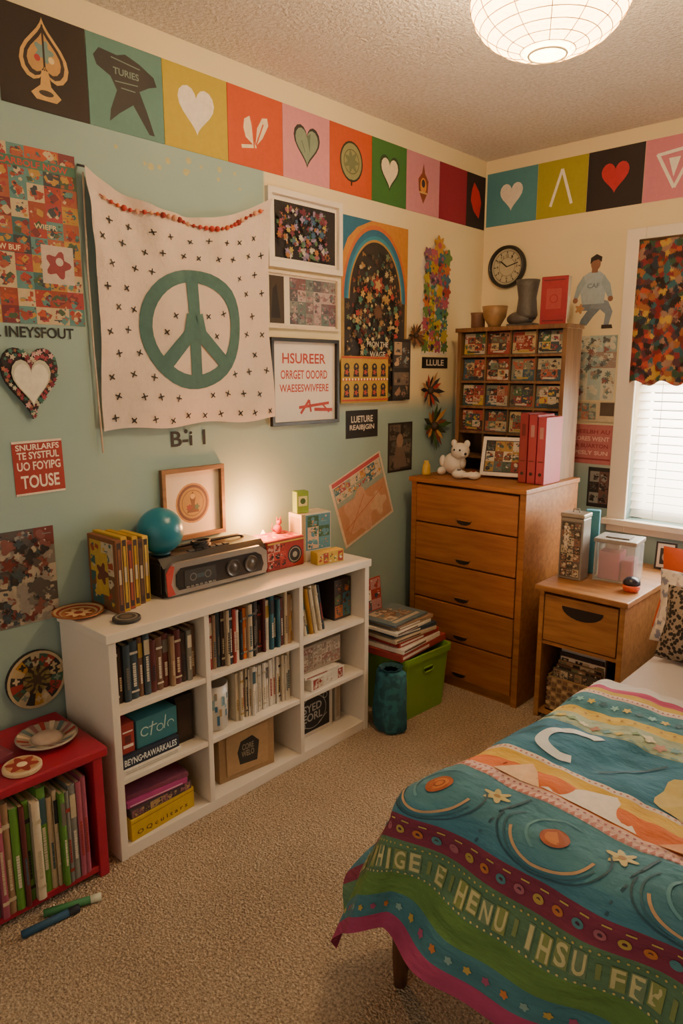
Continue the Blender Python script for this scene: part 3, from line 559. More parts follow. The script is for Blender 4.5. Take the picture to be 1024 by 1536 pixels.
boxobj('patterned_box','white patterned box lying in the bookcase','box',.30,1.93,z,.20,.2,.05,'#d2c8b8',[('col',.01,.005,.19,.045,6,1,['#d2c8b8','#93302a','#b7a58a','#d2c8b8'],3)],rot=3)
boxobj('magazine','thin white magazine lying on patterned box','magazine',.298,1.90,z+.0505,.19,.2,.014,'#cfc4b2',[('r',.01,.005,.12,.009,'#93302a')],rot=-2)
boxobj('wicker_box','grey patterned wicker box with picture lid','box',.27,1.925,z+.065,.22,.2,.11,M('#a08e7a',.8,.8,scale=120),[('col',.005,.01,.215,.1,8,4,['#a08e7a','#7f6f60','#b8a892','#8a5a52','#8f8272'],9)])
boxobj('chalkboard_picture','white framed chalkboard with chalk lettering','framed picture',.24,1.90,SH[0]+.0005,.235,.03,.2,'#d0c6b6',[('r',.02,.018,.215,.182,'#1f1d1e'),('t','SYED\nEORL',.118,.1,.11,.075,'#a8a296'),('ring',.118,.1,.075,.078,'#a8a296',0,6.28,.9),('ring',.06,.05,.012,.015,'#a8a296'),('ln',.15,.04,.2,.07,.003,'#a8a296'),('ring',.19,.15,.01,.013,'#a8a296'),('ln',.035,.14,.06,.17,.003,'#a8a296')],rot=0)
boxobj('book','tall white book standing behind the chalkboard','book',.235,2.055,SH[0]+.0005,.03,.18,.205,'#b7ab9a',[('r',.006,.02,.024,.18,'#a3917a')])

# ===== on top of bookcase =====
TZ=BH+.0008
for i,(c,nm,yy,hh) in enumerate((('#7a4a2a','brown',1.135,.24),('#b8962e','yellow',1.16,.245),('#93402a','rust red',1.185,.225),('#b08a1f','mustard',1.21,.235),('#5a3a24','dark brown',1.235,.22),('#c9a63a','bright yellow',1.26,.225))):
    g=MB(); g.box(-.0,0,0,.022,.17,hh,c,.002); draw(g,[('r',.004,.01,.018,hh-.01,'#3b2c28'),('r',.007,.03,.015,hh-.03,c),('r',.007,hh*.4,.015,hh*.6,'#b8a98c')],lambda x,z_,l:(x,-.0004-.0003*l,z_))
    draw(g,[('col',.015,.015,.155,hh-.015,2,2,['#93402a','#b8963a','#6a4a2a','#3a5a54','#b8a98c'],i),('r',.045,.05,.12,hh-.05,'#b8963a'),('fl',.085,hh/2,.03,5,.3,'#6a3a2a')],lambda x,z_,l:(-.0004-.0001*l,.17-x,z_))
    g.obj('framed_print',(.19-.010*i,yy-.04,TZ),(0,0,pi/2+.02),None,'%s framed print standing on the bookcase'%nm,'framed print','framed prints standing on the bookcase')
g=MB(); g.lathe([(.0001,.004),(.03,.003),(.05,.002),(.078,.012),(.08,.014),(.078,.016),(.05,.007),(.0001,.006)],M('#a8653a',.5),36)
draw(g,[('ring',0,0,.052,.074,'#b8a27a'),('ring',0,0,.058,.066,'#93302a'),('c',0,0,.04,'#93302a'),('fl',0,0,.035,8,.25,'#d8b98a'),('c',0,0,.014,'#93302a')],lambda x,y,l:(x,y,.0075+.0002*l+ (.09*max(0,math.hypot(x,y)-.05)*4*.9)))
g.obj('decorative_plate',(.09,1.01,TZ-.002),(0,0,0),None,'shallow red patterned plate at the bookcase edge','plate')
g=MB(); g.cyl((0,0),.043,0,.012,'#3a3633',28,b=.002); draw(g,[('ring',0,0,.028,.034,'#8a8478'),('c',0,0,.018,'#6a5a4a')],lambda x,y,l:(x,y,.0122+.0002*l)); g.obj('tape_tin',(.25,1.085,TZ),(0,0,0),None,'small dark round tin on the bookcase','tin')
# boombox
bb=empty('boombox',(.17,1.50,TZ),(0,0,pi/2-.04),'black and silver portable stereo with coral trim','stereo')
blk=M('#1f1d1e',.35); slv=M('#9a9692',.3,metal=.5,var=.05); cor=M('#b03c36',.45)
W=.44
g=MB(); pts=[(0,.008),(.012,0),(.135,0),(.15,.02),(.15,.11),(.13,.135),(.03,.135),(.0,.105)]
def yzprism(g,pts,x0,x1,mat):
    n=len(pts); vs=[(x0,y,z) for y,z in pts]+[(x1,y,z) for y,z in pts]
    g.add(vs,[tuple(range(n)),tuple(range(2*n-1,n-1,-1))]+[(i,i+n,(i+1)%n+n,(i+1)%n) for i in range(n)],mat)
yzprism(g,pts,-W/2,W/2,blk); g.box(-W/2-.006,.01,.015,-W/2,.14,.12,blk,.003); g.box(W/2,.01,.015,W/2+.006,.14,.12,blk,.003)
g.obj('body',parent=bb)
g=MB(); 
op=[(-W/2+.01,.008),(W/2-.012,.012),(W/2-.004,.03),(W/2-.006,.095),(W/2-.04,.12),(-W/2+.03,.12),(-W/2+.006,.1),(-W/2+.004,.03)]
g.prism(op,-.012,.002,slv); g.obj('front_panel',parent=bb)
g=MB(); g.prism([(-.17,.025),(.185,.025),(.195,.05),(.185,.085),(.16,.1),(-.16,.1),(-.18,.08),(-.18,.04)],-.016,-.011,blk); g.obj('speaker_grille',parent=bb)
g=MB(); g.prism([(-W/2+.006,.01),(-W/2+.035,.012),(-W/2+.02,.05),(-W/2+.035,.11),(-W/2+.02,.116),(-W/2+.002,.09)],-.015,-.011,cor); g.obj('trim',parent=bb)
for sx in (.055,.135):
    g=MB(); Ts=Matrix.Translation((sx,-.016,.06))@Matrix.Rotation(pi/2,4,'X')
    g.lathe([(.0001,.004),(.012,.004),(.015,.001),(.026,.003),(.029,.007),(.031,.003),(.032,0)],M('#4a4644',.35,metal=.3),28,T=Ts); g.obj('speaker',parent=bb)
g=MB(); g.box(-.15,-.018,.035,-.02,-.015,.088,'#2c2a2b',.001); 
for i in range(7): g.box(-.145+i*.018,-.021,.028,-.132+i*.018,-.015,.034,'#7a7672')
draw(g,[('ring',-.115,.062,.01,.014,'#6a6662'),('ring',-.055,.062,.01,.014,'#6a6662'),('r',-.1,.055,-.07,.07,'#3c4a50')],lambda x,z_,l:(x,-.0184-.0002*l,z_))
g.obj('cassette_deck',parent=bb)
g=MB(); g.tube([(-.13,.10,.13),(-.12,.10,.143),(-.10,.10,.146),(.16,.10,.146),(.18,.10,.143),(.19,.10,.13)],.006,blk,8); g.obj('handle',parent=bb)
for i in range(6): g=MB(); g.box(-.09+i*.03,.04,.134,-.068+i*.03,.06,.14,'#5a5652',.001); g.obj('button',parent=bb)
root=empty('blue_ball',(.085,1.325,TZ+.1365),label='glossy blue ball resting on the stereo',cat='ball')
g=MB(); g.lathe([(.03,0),(.033,.003),(.03,.01),(.026,.01),(.025,.002)],M('#2a5a66',.4),24)
g.obj('stand',parent=root)
MB().ball((0,0,.083),.079,M('#1c7690',.3,var=.05),seg=40).obj('ball',parent=root)
g=MB(); R=random.Random(3)
for i in range(5):
    g.tube([(math.cos(a*.8+i)*.035+R.uniform(-.005,.005),math.sin(a*.8+i)*.022,.005+i*.004) for a in range(8)],.004,'#1c1a1a',6,closed=True)
g.obj('cable_coil',(.115,1.47,TZ+.142),(0,0,pi/2),None,'coil of black cable on the stereo','cable')
P('framed_picture','wood framed print with round golden emblem','framed picture','L',1.385,.90,1.66,1.165,M('#d8cab4',var=.06),[('c',.1375,.13,.075,'#a87c44'),('c',.1375,.13,.068,'#5a3a3a'),('c',.1375,.13,.058,'#98783e'),('ring',.1375,.13,.046,.049,'#6a4a2a'),('p',[(.11,.095),(.165,.095),(.155,.12),(.145,.125),(.15,.15),(.1375,.175),(.125,.15),(.13,.125),(.12,.12)],'#5a3a2a'),('c',.1375,.155,.010,'#b9985a'),('fl',.12,.115,.01,5,.3,'#7a2a2a'),('fl',.155,.115,.01,5,.3,'#3a5a4a')],rot=0,frame=(wood('frame_wood','#6b4a2a','#8f6a40'),.016,.018))
g=MB(); g.box(-.095,0,0,.095,.13,.12,'#93241f',.006)
draw(g,[('c',.045,.05,.036,'#1f1a1a'),('ring',.045,.05,.026,.03,'#8a8478'),('c',.045,.05,.012,'#8a8478'),('col',-.09,.01,.0,.105,3,3,['#6a1a18','#93241f','#b98a7a','#2a1a1a','#b0382c'],3),('r',-.09,.106,.09,.112,'#c9a23a')],lambda x,z_,l:(x,-.0004-.0002*l,z_))
draw(g,[('col',-.09,.005,.09,.125,4,2,['#93241f','#6a1a18','#c9a08a','#b0382c'],2)],lambda x,y,l:(x,y,.1201+.0001*l))
g.obj('red_radio',(.175,1.825,TZ),(0,0,pi/2-.06),None,'red decorated box radio with round dial','radio')
root=empty('cat_figurine',(.09,1.86,TZ+.1225),label='small red cat figurine on the radio',cat='figurine')
g=MB(); g.ball((0,0,.018),.018,'#9a2a20',1,1,1,14); g.ball((.0,.008,.045),.012,'#9a2a20',seg=12); g.tube([(0,.012,.05),(0,.02,.066)],[.005,.001],'#9a2a20',6); g.tube([(0,.002,.05),(0,-.004,.066)],[.005,.001],'#9a2a20',6); g.obj('body',parent=root)
g=MB(); g.tube([(0,-.015,.01),(0,-.03,.02),(0,-.028,.045)],[.004,.003,.002],'#9a2a20',6); g.obj('tail',parent=root)
root=empty('candle_lamp',(.024,1.84,TZ),label='small glowing candle lamp near the wall',cat='lamp')
g=MB(); g.lathe([(.016,0),(.018,.004),(.014,.01),(.014,.08),(.012,.08)],M('#c9a070',.4),20); g.obj('base',parent=root)
g=MB(); g.lathe([(.008,.08),(.014,.095),(.012,.11),(.004,.125),(.0001,.13)],M('#ffb070',.5,emit=8),16); g.obj('bulb',parent=root)
boxobj('photo_box','white edged box with blue picture front','box',.17,2.0,TZ,.15,.09,.195,'#c9bda8',[('r',.02,.045,.145,.19,'#4f7f8a'),('col',.03,.05,.14,.185,2,3,['#4f7f8a','#a87a5a','#6a9a9a','#3a5a3a','#c9a58a','#4f7f8a'],6),('r',0,0,.018,.195,'#a8926a')],side=[('r',.01,.01,.08,.18,'#b59a72'),('t','GNE',.045,.1,.05,.02,'#6a4a2a')],rot=-8)
boxobj('tea_box','small yellow box in front of picture box','box',.25,2.0,TZ,.13,.05,.05,'#b89a3a',[('col',.005,.005,.125,.045,5,1,['#b89a3a','#c9c0a0','#5a6a3a','#93302a'],2)],rot=-10)
g=MB(); g.box(-.028,-.02,0,.028,.02,.09,'#7a9a3a',.004); draw(g,[('r',-.02,.03,.02,.07,'#c9c98a'),('c',0,.05,.012,'#3a5a2a')],lambda x,z_,l:(x,-.0204-.0003*l,z_)); g.obj('tea_packet',(.12,1.96,TZ+.196),(0,.0,pi/2-.3),None,'green paper packet standing on the box','packet')
g=MB(); g.tube([(0,0,.008),(.04,.05,.008)],.0075,'#2a2826',8); g.tube([(.04,.05,.008),(.048,.06,.008)],.005,'#6a6662',8); g.obj('marker_pen',(.12,2.09,TZ),(0,0,0),None,'dark marker pen on the bookcase','pen')

# ================= RED SHELF =================
rm=M('#9c1c35',.4,var=.05)
rs=empty('red_bench',(.17,.62,0),label='low crimson painted shelf unit beside the bookcase',cat='shelf')
orr=(-.17,-.62,0)
g=MB(); g.box(.014,.25,.39,.345,.945,.42,rm,.006); g.obj('top',orr,parent=rs)
for yy in (.27,.915): g=MB(); g.box(.02,yy-.015,0,.335,yy+.015,.39,rm,.003); g.obj('side_panel',orr,parent=rs)
g=MB(); g.box(.02,.285,.02,.33,.9,.04,rm,.002); g.obj('shelf',orr,parent=rs)
row(.42,.895,.04,.345,.335,['#b7a58a','#7a7a74','#9a4d62','#5a8a3a','#5c2626','#cdbfa6','#8f7358','#9a4d62','#b7a58a','#8f7358','#7a7a74'],'records and books in the red shelf','in the low red shelf',16,.012,.024,dmax=.25,hmin=.85)
T2=.4206
boxobj('notebook','dark pink patterned notebook on red shelf','notebook',.23,.60,T2,.26,.2,.02,'#7a3344',top=[('col',.01,.01,.25,.19,4,3,['#7a3344','#a8566a','#3a2430','#a88a7a','#2f3a4a'],3)],rot=8)
g=MB(); g.lathe([(.0001,0),(.05,.0),(.085,.018),(.088,.022),(.08,.024),(.05,.01),(.0001,.008)],M('#a89a8a',.5),36)
for i in range(16): a=2*pi*i/16; g.add([(r*math.cos(a+q),r*math.sin(a+q),z_) for r,z_,q in ((.05,.012,0),(.05,.012,.2),(.083,.0265,.25),(.083,.0265,.05))],[(0,1,2,3)],['#8a5a5a','#5a6a6a','#c9b49a','#93302a'][i%4])
g.ball((0,0,.012),.045,'#b09a8c',1,1,.35,20)
g.obj('patterned_bowl',(.19,.835,T2),(0,0,0),None,'patterned shallow dish on the red shelf','dish')
g=MB(); g.cyl((0,0),.052,0,.014,'#c9b08a',30,b=.003); draw(g,[('c',0,0,.042,'#b98a5a'),('fl',0,0,.035,6,.3,'#93302a'),('c',0,0,.014,'#e0cda8')],lambda x,y,l:(x,y,.0142+.0002*l)); g.obj('coaster',(.285,.72,T2),(0,0,0),None,'round beige coaster with red flower','coaster')
for i,(c,nm,p,a) in enumerate((('#3d7a4a','green',(.33,.78),1.2),('#1f4a66','dark blue',(.335,.725),1.45))):
    g=MB(); g.tube([(-.075,0,.011),(.05,0,.011)],.011,c,10); g.tube([(.05,0,.011),(.08,0,.011)],.0115,'#c9c9b0' if i==0 else '#1a1a24',10); g.obj('marker_pen',(p[0]+.06+.01*i,p[1]-.015*i,0.0005),(0,0,a),None,'%s marker pen lying on the carpet'%nm,'pen')

# ================= GREEN BIN, BAG =================
gm=M('#769f38',.4,var=.05)
gb=empty('storage_bin',(.275,2.45,0),(0,0,-.06),'lime green plastic storage bin on the carpet','bin')
g=MB(); bh=.29
def rr(x,y,r=.025,n=4):
    o=[]
    for cx,cy,a0 in ((x-r,y-r,0),(-x+r,y-r,pi/2),(-x+r,-y+r,pi),(x-r,-y+r,1.5*pi)):
        for i in range(n+1): a=a0+pi/2*i/n; o.append((cx+r*math.cos(a),cy+r*math.sin(a)))
    return o
lv=[(.135,.14,0),(.15,.155,bh-.03),(.158,.163,bh-.03),(.16,.165,bh),(.15,.155,bh),(.145,.15,bh-.04),(.13,.135,.01)]
vs=[];m_=20
for x,y,z in lv: vs+=[(a,b,z) for a,b in rr(x,y)]
fs=[(j*m_+i,j*m_+(i+1)%m_,(j+1)*m_+(i+1)%m_,(j+1)*m_+i) for j in range(len(lv)-1) for i in range(m_)]+[tuple(range(m_))[::-1],tuple((len(lv)-1)*m_+i for i in range(m_))]
g.add(vs,fs,gm); g.obj('body',parent=gb)
g=MB(); hp_=[(.1525,y,z) for y,z in [(-.035,.21),(-.028,.2),(.028,.2),(.035,.21),(.03,.222),(-.03,.222)]]; g.add([(x-.001,y,z) for x,y,z in hp_],[tuple(range(6))],'#2c4210'); g.tube([(x,y,z) for x,y,z in hp_],.004,gm,6,closed=True); g.obj('handle',parent=gb)
R=random.Random(6); z=bh+.001
for i,(c,nm,th_,w,d,yo,xo) in enumerate((('#93302a','red',.03,.36,.27,0,0),('#d8cfc0','white',.02,.30,.25,-.02,.01),('#9a2a24','dark red',.022,.29,.24,-.02,.0),('#b7a58a','beige',.016,.28,.23,-.05,.01),('#34424c','slate blue',.018,.27,.23,-.04,.0),('#d8cfc0','white',.015,.26,.22,-.06,.01),('#8f7358','tan',.016,.25,.21,-.04,.01),('#5a6a70','grey blue',.01,.25,.21,-.06,0))):
    boxobj('book','%s book lying in the stack on the bin'%nm,'book',.27+d/2+xo,2.44+yo,z,w,d,th_,c,[('r',.01,th_*.3,w*.6,th_*.7,'#d8cfc0' if c[1] in '3968' else '#6b4a38')],rot=R.uniform(-6,6),group='stack of books on the green bin',top=[('r',.02,.02,w-.02,d-.02,c),('col',.04,.05,w-.04,d-.03,3,3,['#8f7358','#5a6a70','#b7a58a','#6b4a38',c],i),('r',.03,.02,w-.03,.04,'#b7a58a')] )
    z+=th_+.0014
g=MB(); g.box(-.07,0,0,.07,.006,.15,'#93302a'); draw(g,[('col',-.065,.005,.065,.145,2,3,['#93302a','#d8cfc0','#34424c','#a87a7a'],5)],lambda x,z_,l:(x,-.0004-.0002*l,z_)); g.obj('magazine',(.19,2.33,z+.001),(-.1,0,pi/2),None,'small magazine propped upright on the book stack','magazine')
bg=empty('drawstring_bag',(.395,2.213,0),label='teal fabric bag standing between bookcase and bin',cat='bag')
g=MB(); bm_=spots('bag_cloth',['#1c5058','#225e68','#194a54','#28686f'],40)
g.lathe([(.001,.0),(.06,.0),(.075,.02),(.078,.08),(.072,.16),(.07,.22),(.068,.26),(.05,.272)],bm_,40,sx=1.0,sy=.8,wob=lambda a,z:1+.06*math.sin(5*a+z*20)+.03*math.sin(9*a))
g.obj('body',parent=bg)
g=MB(); g.lathe([(.05,.262),(.035,.270),(.045,.277),(.05,.285),(.045,.282),(.03,.272)],M('#1a4a52',.8),36,wob=lambda a,z:1+.1*math.sin(9*a)); g.obj('collar',parent=bg)
g=MB(); g.tube([(.04*math.cos(a),.036*math.sin(a),.272) for a in [i*pi/8 for i in range(16)]],.004,'#123238',6,closed=True); g.obj('drawstring',parent=bg)

# ================= DRESSER =================
dw=wood('dresser_wood','#7d4a20','#a56c34'); dw2=wood('dresser_front_wood','#874e24','#a66c36')
DX0,DX1,DY0,DY1,DH=.085,.70,2.74,3.25,1.01
dr=empty('dresser',((DX0+DX1)/2,(DY0+DY1)/2,0),label='tall honey brown wooden dresser with five drawers',cat='dresser')
ox=(-(DX0+DX1)/2,-(DY0+DY1)/2,0)
g=MB(); g.box(DX0,DY0+.004,0,DX0+.03,DY1,DH-.02,dw,.002).box(DX1-.03,DY0+.004,0,DX1,DY1,DH-.02,dw,.002).box(DX0+.03,DY0+.03,.03,DX1-.03,DY1,DH-.02,'#3a2412').box(DX0+.03,DY0+.015,0,DX1-.03,DY0+.03,.045,dw)
g.obj('body',ox,parent=dr)
g=MB(); g.box(DX0-.008,DY0-.012,DH-.022,DX1+.008,DY1,DH,dw,.004); g.obj('top',ox,parent=dr)
for i in range(5):
    zb=.05+i*.187
    root=empty('drawer',((DX0+DX1)/2+ox[0],DY0+ox[1],zb)); root.parent=dr
    g=MB(); wv=(DX1-DX0)/2-.034; g.box(-wv,0,0,wv,.02,.18,dw2,.003); g.obj('drawer_front',parent=root)
    g=MB(); g.prism([(x,z_) for x,z_ in [(-.04,.034),(.04,.034),(.032,.02),(.014,.013),(-.014,.013),(-.032,.02)]],-.004,.001,M('#1e120a',.6)); g.box(-.042,-.010,.033,.042,0,.038,dw,.001); g.obj('handle',parent=root)

cw=wood('cubby_wood','#5a3c24','#7f5e3a','Z')
CX0,CX1,CY0,CY1,CZ0,CZ1=.095,.675,3.09,3.245,DH+.001,1.72
cb=empty('display_shelf',((CX0+CX1)/2,(CY0+CY1)/2,CZ0),label='wooden grid display shelf standing on the dresser',cat='display shelf')
oc=(-(CX0+CX1)/2,-(CY0+CY1)/2,-CZ0)
g=MB(); g.box(CX0,CY0,CZ0,CX0+.02,CY1,CZ1-.02,cw).box(CX1-.02,CY0,CZ0,CX1,CY1,CZ1-.02,cw).box(CX0-.01,CY0-.01,CZ1-.02,CX1+.01,CY1,CZ1,cw,.002).box(CX0+.02,CY1-.01,CZ0,CX1-.02,CY1,CZ1-.02,'#3a2a1c'); g.obj('frame',oc,parent=cb)
cwid=(CX1-CX0-.04)/4; rows_=[1.59,1.465,1.34,1.215,1.09]
for zr in rows_: g=MB(); g.box(CX0+.02,CY0+.01,zr-.012,CX1-.02,CY1-.01,zr,cw); g.obj('shelf',oc,parent=cb)
for k in range(1,4): g=MB(); g.box(CX0+.02+k*cwid-.004,CY0+.015,CZ0,CX0+.02+k*cwid+.004,CY1-.01,CZ1-.02,cw); g.obj('divider',oc,parent=cb)
R=random.Random(44); pals=[['#5a6a5a','#a8946a','#83302a','#2a2a2a','#5a4a3a'],['#7a2a24','#98705a','#2a1a1a','#a89f90','#8a3a34'],['#2a4a5a','#6a6a5a','#904a3a','#989078','#2a2a2a'],['#3a5a3a','#a88a3a','#7a2a3a','#a89f90','#2a3a44']]
for zr in rows_[:4]:
    for k in range(4):
        xc=CX0+.02+cwid*(k+.5); ww=cwid-.012; hh=.104
        pl=R.choice(pals); g=MB(); g.box(-ww/2,0,0,ww/2,.012,hh,pl[0],.001)
        draw(g,[('col',-ww/2+.003,.003,ww/2-.003,hh-.003,2,2,pl,R.randint(0,999)),('col',-ww/2+.02,.02,ww/2-.02,hh-.02,2,2,R.choice(pals),R.randint(0,999)),('r',-.03,.008,.03,.016,R.choice(['#a89f90','#2a2a2a','#98823a']))],lambda x,z_,l:(x,-.0004-.0001*l,z_))
        g.obj('picture_card',(xc,CY0+.02,zr+.001),(-.06,0,0),None,'small picture card displayed in the wooden grid shelf','picture card','cards in the display shelf')
zt=CZ1+.0008
g=MB(); g.lathe([(.0001,0),(.03,0),(.034,.006),(.035,.06),(.038,.075),(.034,.075),(.031,.06),(.028,.01),(.0001,.01)],M('#6a4a34',.5),24); g.obj('clay_pot',(.165,3.16,zt),(0,0,0),None,'small brown clay pot on the display shelf','pot')
g=MB(); g.lathe([(.0001,0),(.03,0),(.032,.012),(.055,.05),(.062,.1),(.057,.1),(.05,.05),(.02,.015),(.0001,.012)],M('#8a6a44',.5),28); g.obj('clay_bowl',(.265,3.15,zt),(0,0,0),None,'brown footed bowl on the display shelf','bowl')
root=empty('boot_vase',(.42,3.16,zt),label='dark grey boot shaped vase on the display shelf',cat='vase')
g=MB(); vm=M('#4c4844',.5,.4); g.lathe([(.04,.03),(.05,.05),(.046,.09),(.042,.13),(.05,.18),(.056,.21),(.048,.21),(.03,.14)],vm,24,c=(.012,0,0)); g.obj('shaft',parent=root)
g=MB(); g.ball((-.018,-.005,.034),.062,vm,1.1,.8,.56,20); g.box(-.075,-.038,0,.06,.038,.012,vm,.004); g.obj('foot',parent=root)
g=MB(); g.box(-.062,0,0,.062,.035,.215,'#8c1c28',.003); g.box(-.058,.004,.003,.0655,.031,.212,'#b8af9c'); draw(g,[('r',-.035,.07,.035,.16,'#983a38'),('ring',0,.115,.015,.02,'#8c1c28'),('r',-.05,.015,.05,.02,'#5c1018'),('r',-.05,.195,.05,.2,'#5c1018')],lambda x,z_,l:(x,-.0004-.0003*l,z_)); g.obj('book',(.575,3.14,zt),(-.03,0,.12),None,'dark red hardcover standing on the display shelf','book')
zt=DH+.0008
pw=M('#d8cec2',.5,var=.04)
root=empty('plush_toy',(.205,2.93,zt),(0,0,.1),'white stuffed animal toy sitting on the dresser','toy')
g=MB(); g.ball((0,0,.055),.055,pw,1,1,1,24); g.obj('body',parent=root)
g=MB(); g.ball((.04,-.02,.12),.042,pw,1.1,1,.95,22); g.ball((.075,-.045,.108),.02,pw,1,1,.8,14); g.obj('head',parent=root)
for s in (-1,1): g=MB(); g.ball((.035+s*.035,-.01,.155),.017,pw,1,.5,1.1,12); g.obj('ear',parent=root)
g=MB(); g.ball((.088,-.06,.112),.007,'#1a1816',seg=8); g.obj('nose',parent=root)
for x in (.058,.028): g=MB(); g.ball((x,-.061,.128),.005,'#1a1816',seg=8); g.obj('eye',parent=root)
for s in (-1,1): g=MB(); g.ball((s*.045,-.045,.02),.022,pw,.9,1.4,.9,14); g.obj('leg',parent=root)
for s in (-1,1): g=MB(); g.ball((s*.055,-.02,.065),.018,pw,.9,.9,1.6,14); g.obj('arm',parent=root)
g=MB(); g.ball((-.035,0,.022),.036,pw,1,.8,.6,18); g.ball((.035,0,.02),.033,pw,1,.8,.6,18); g.box(-.035,-.02,.01,.035,.02,.032,pw,.006); g.cyl((-.035,-.005),.01,.038,.046,'#5a5652',12); g.cyl((.035,-.005),.008,.034,.042,'#93302a',12); g.obj('game_controller',(.34,2.83,zt),(0,0,.3),None,'white game controller lying on the dresser','controller')
g=MB(); g.lathe([(.0001,0),(.02,0),(.022,.01),(.018,.05),(.012,.06),(.012,.07),(.0001,.072)],M('#b89a3a',.4),16); g.obj('spice_jar',(.115,2.82,zt),(0,0,0),None,'small yellow topped jar on the dresser','jar')
root=empty('photo_album',(.45,2.955,zt+.0115),(-.32,0,.28),'open photo album propped up with white edges','photo album')
g=MB(); g.box(-.105,0,0,.105,.012,.19,'#d8cec2',.002); g.box(-.1,.0125,.004,.112,.03,.186,'#cdbfa6'); g.obj('pages',parent=root)
g=MB(); draw(g,[('r',-.088,.018,.088,.172,'#2a2422'),('col',-.083,.022,.083,.168,4,3,['#6a3a24','#98763a','#3a4a3a','#b8af9c','#2a2422','#7a2a24','#4a5a5a'],8)],lambda x,z_,l:(x,-.0004-.0001*l,z_)); g.obj('picture',parent=root)
for i,(c,xx,hh) in enumerate((('#7c1826',.588,.315),('#93283a',.632,.31),('#a0344a',.676,.30))):
    g=MB(); g.box(-.02,0,0,.02,.16,hh,M(c,.5,var=.1),.003); g.box(-.016,.02,.003,.016,.163,hh-.003,'#b8af9c'); draw(g,[('r',-.009,hh*.68,.009,hh*.85,'#a87a78' if i else '#5c1018'),('c',0,.045,.008,'#2a1a1a'),('r',-.013,.1,.013,.105,'#5c1018')],lambda x,z_,l:(x,-.0004-.0003*l,z_)); g.obj('binder',(xx,2.90,zt),(0,0,0),None,'%s ring binder standing on the dresser'%['dark red','red','pink'][i],'binder','binders on the dresser')

# ================= NIGHTSTAND =================
nw=wood('nightstand_wood','#83562c','#ac7a44'); NX0,NX1,NY0,NY1,NH=.785,1.155,2.745,3.40,.61
ns=empty('nightstand',((NX0+NX1)/2,(NY0+NY1)/2,0),label='light wooden nightstand with one drawer and open shelf',cat='nightstand')
on=(-(NX0+NX1)/2,-(NY0+NY1)/2,0)
g=MB(); g.box(NX0,NY0,0,NX0+.022,NY1,NH-.025,nw,.002).box(NX1-.022,NY0,0,NX1,NY1,NH-.025,nw,.002).box(NX0+.022,NY1-.012,0,NX1-.022,NY1,NH-.025,nw).box(NX0+.022,NY0+.005,.345,NX1-.022,NY1-.012,.36,nw).box(NX0+.022,NY0+.005,.02,NX1-.022,NY1-.012,.038,nw); g.obj('body',on,parent=ns)
g=MB(); g.box(NX0-.015,NY0-.018,NH-.025,NX1+.015,NY1,NH,nw,.004); g.obj('top',on,parent=ns)
root=empty('drawer',((NX0+NX1)/2+on[0],NY0+on[1],.365)); root.parent=ns
g=MB(); wv=(NX1-NX0)/2-.026; g.box(-wv,0,0,wv,.02,.205,nw,.002); g.obj('drawer_front',parent=root)
g=MB(); g.prism([(.09*math.cos(a)+.01,.17+.05*math.sin(a)) for a in [pi+pi*i/12 for i in range(13)]],-.0015,.001,M('#1c120a',.8)); g.obj('handle_cutout',parent=root)
bk=empty('magazine_basket',(.955,2.765,.0385),label='woven basket of magazines inside the nightstand shelf',cat='basket')
g=MB(); bmx=M('#a08358',.8,.8,scale=90); 
for (a,b_,c,d) in ((-.125,-.0,.125,.008),(-.125,.13,.125,.138),(-.125,.0,-.117,.138),(.117,.0,.125,.138)): g.box(a,b_,0,c,d,.16,bmx)
g.box(-.125,0,0,.125,.138,.006,bmx)
for i in range(10):
    for j in range(7): g.box(-.122+i*.0245,-.003,.008+j*.022,-.122+i*.0245+.018,0.001,.008+j*.022+.013,['#7b5a42','#b89a72','#6a4f3c'][(i+j)%3])
g.obj('body',parent=bk)
R=random.Random(13)
for i in range(7):
    c=['#4a4236','#6b4a38','#8f7358','#d8cfc0','#3b2c28','#d8cfc0','#cdbfa6'][i]; hh=.19+.014*i; g=MB(); g.box(-.1,0,0,.1,.008,hh,c,.001); draw(g,[('col',-.095,.1,.095,hh-.005,6,2,[c,'#8f7358','#2a2622','#6b6a4a','#b8a98c'],i)] if i<4 else [],lambda x,z_,l:(x,-.0004-.0001*l,z_))
    g.obj('magazine',(.955+R.uniform(-.01,.01),2.78+i*.015,.046),(0,0,0),None,'magazine standing in the woven basket','magazine','magazines in the basket')
zt=NH+.0008
root=empty('tall_tin',(.845,2.93,zt),(0,0,.05),'tall patterned metal tin on the nightstand','tin')
g=MB(); g.box(-.052,-.045,0,.052,.045,.275,M('#8a857c',.35,metal=.3),.006); draw(g,[('r',-.045,.01,.045,.26,'#5a564e'),('col',-.042,.015,.042,.255,3,7,['#a59a7c','#3a3632','#7a5a4a','#b9b098','#5a564e'],3),('t','N\nM\nR',-.02,.19,.02,.1,'#d8cfc0')],lambda x,z_,l:(x,-.0454-.0002*l,z_)); g.obj('body',parent=root)
g=MB(); g.box(-.054,-.047,.275,.054,.047,.295,M('#a39c8c',.3,metal=.5),.005); g.tube([(-.015,0,.293),(-.012,0,.31),(.012,0,.31),(.015,0,.293)],.003,'#8a857c',6); g.obj('lid',parent=root)
g=MB(); g.box(-.03,-.02,0,.03,.02,.29,'#3f8596',.003); g.obj('book',(.865,3.06,zt),(0,0,.3),None,'teal book standing behind the tin','book')
m,t,b=nt('clear_glass'); b.inputs['Base Color'].default_value=(.95,.97,.95,1); b.inputs['Roughness'].default_value=.05; b.inputs['Transmission Weight'].default_value=.85; b.inputs['IOR'].default_value=1.1; glass=m
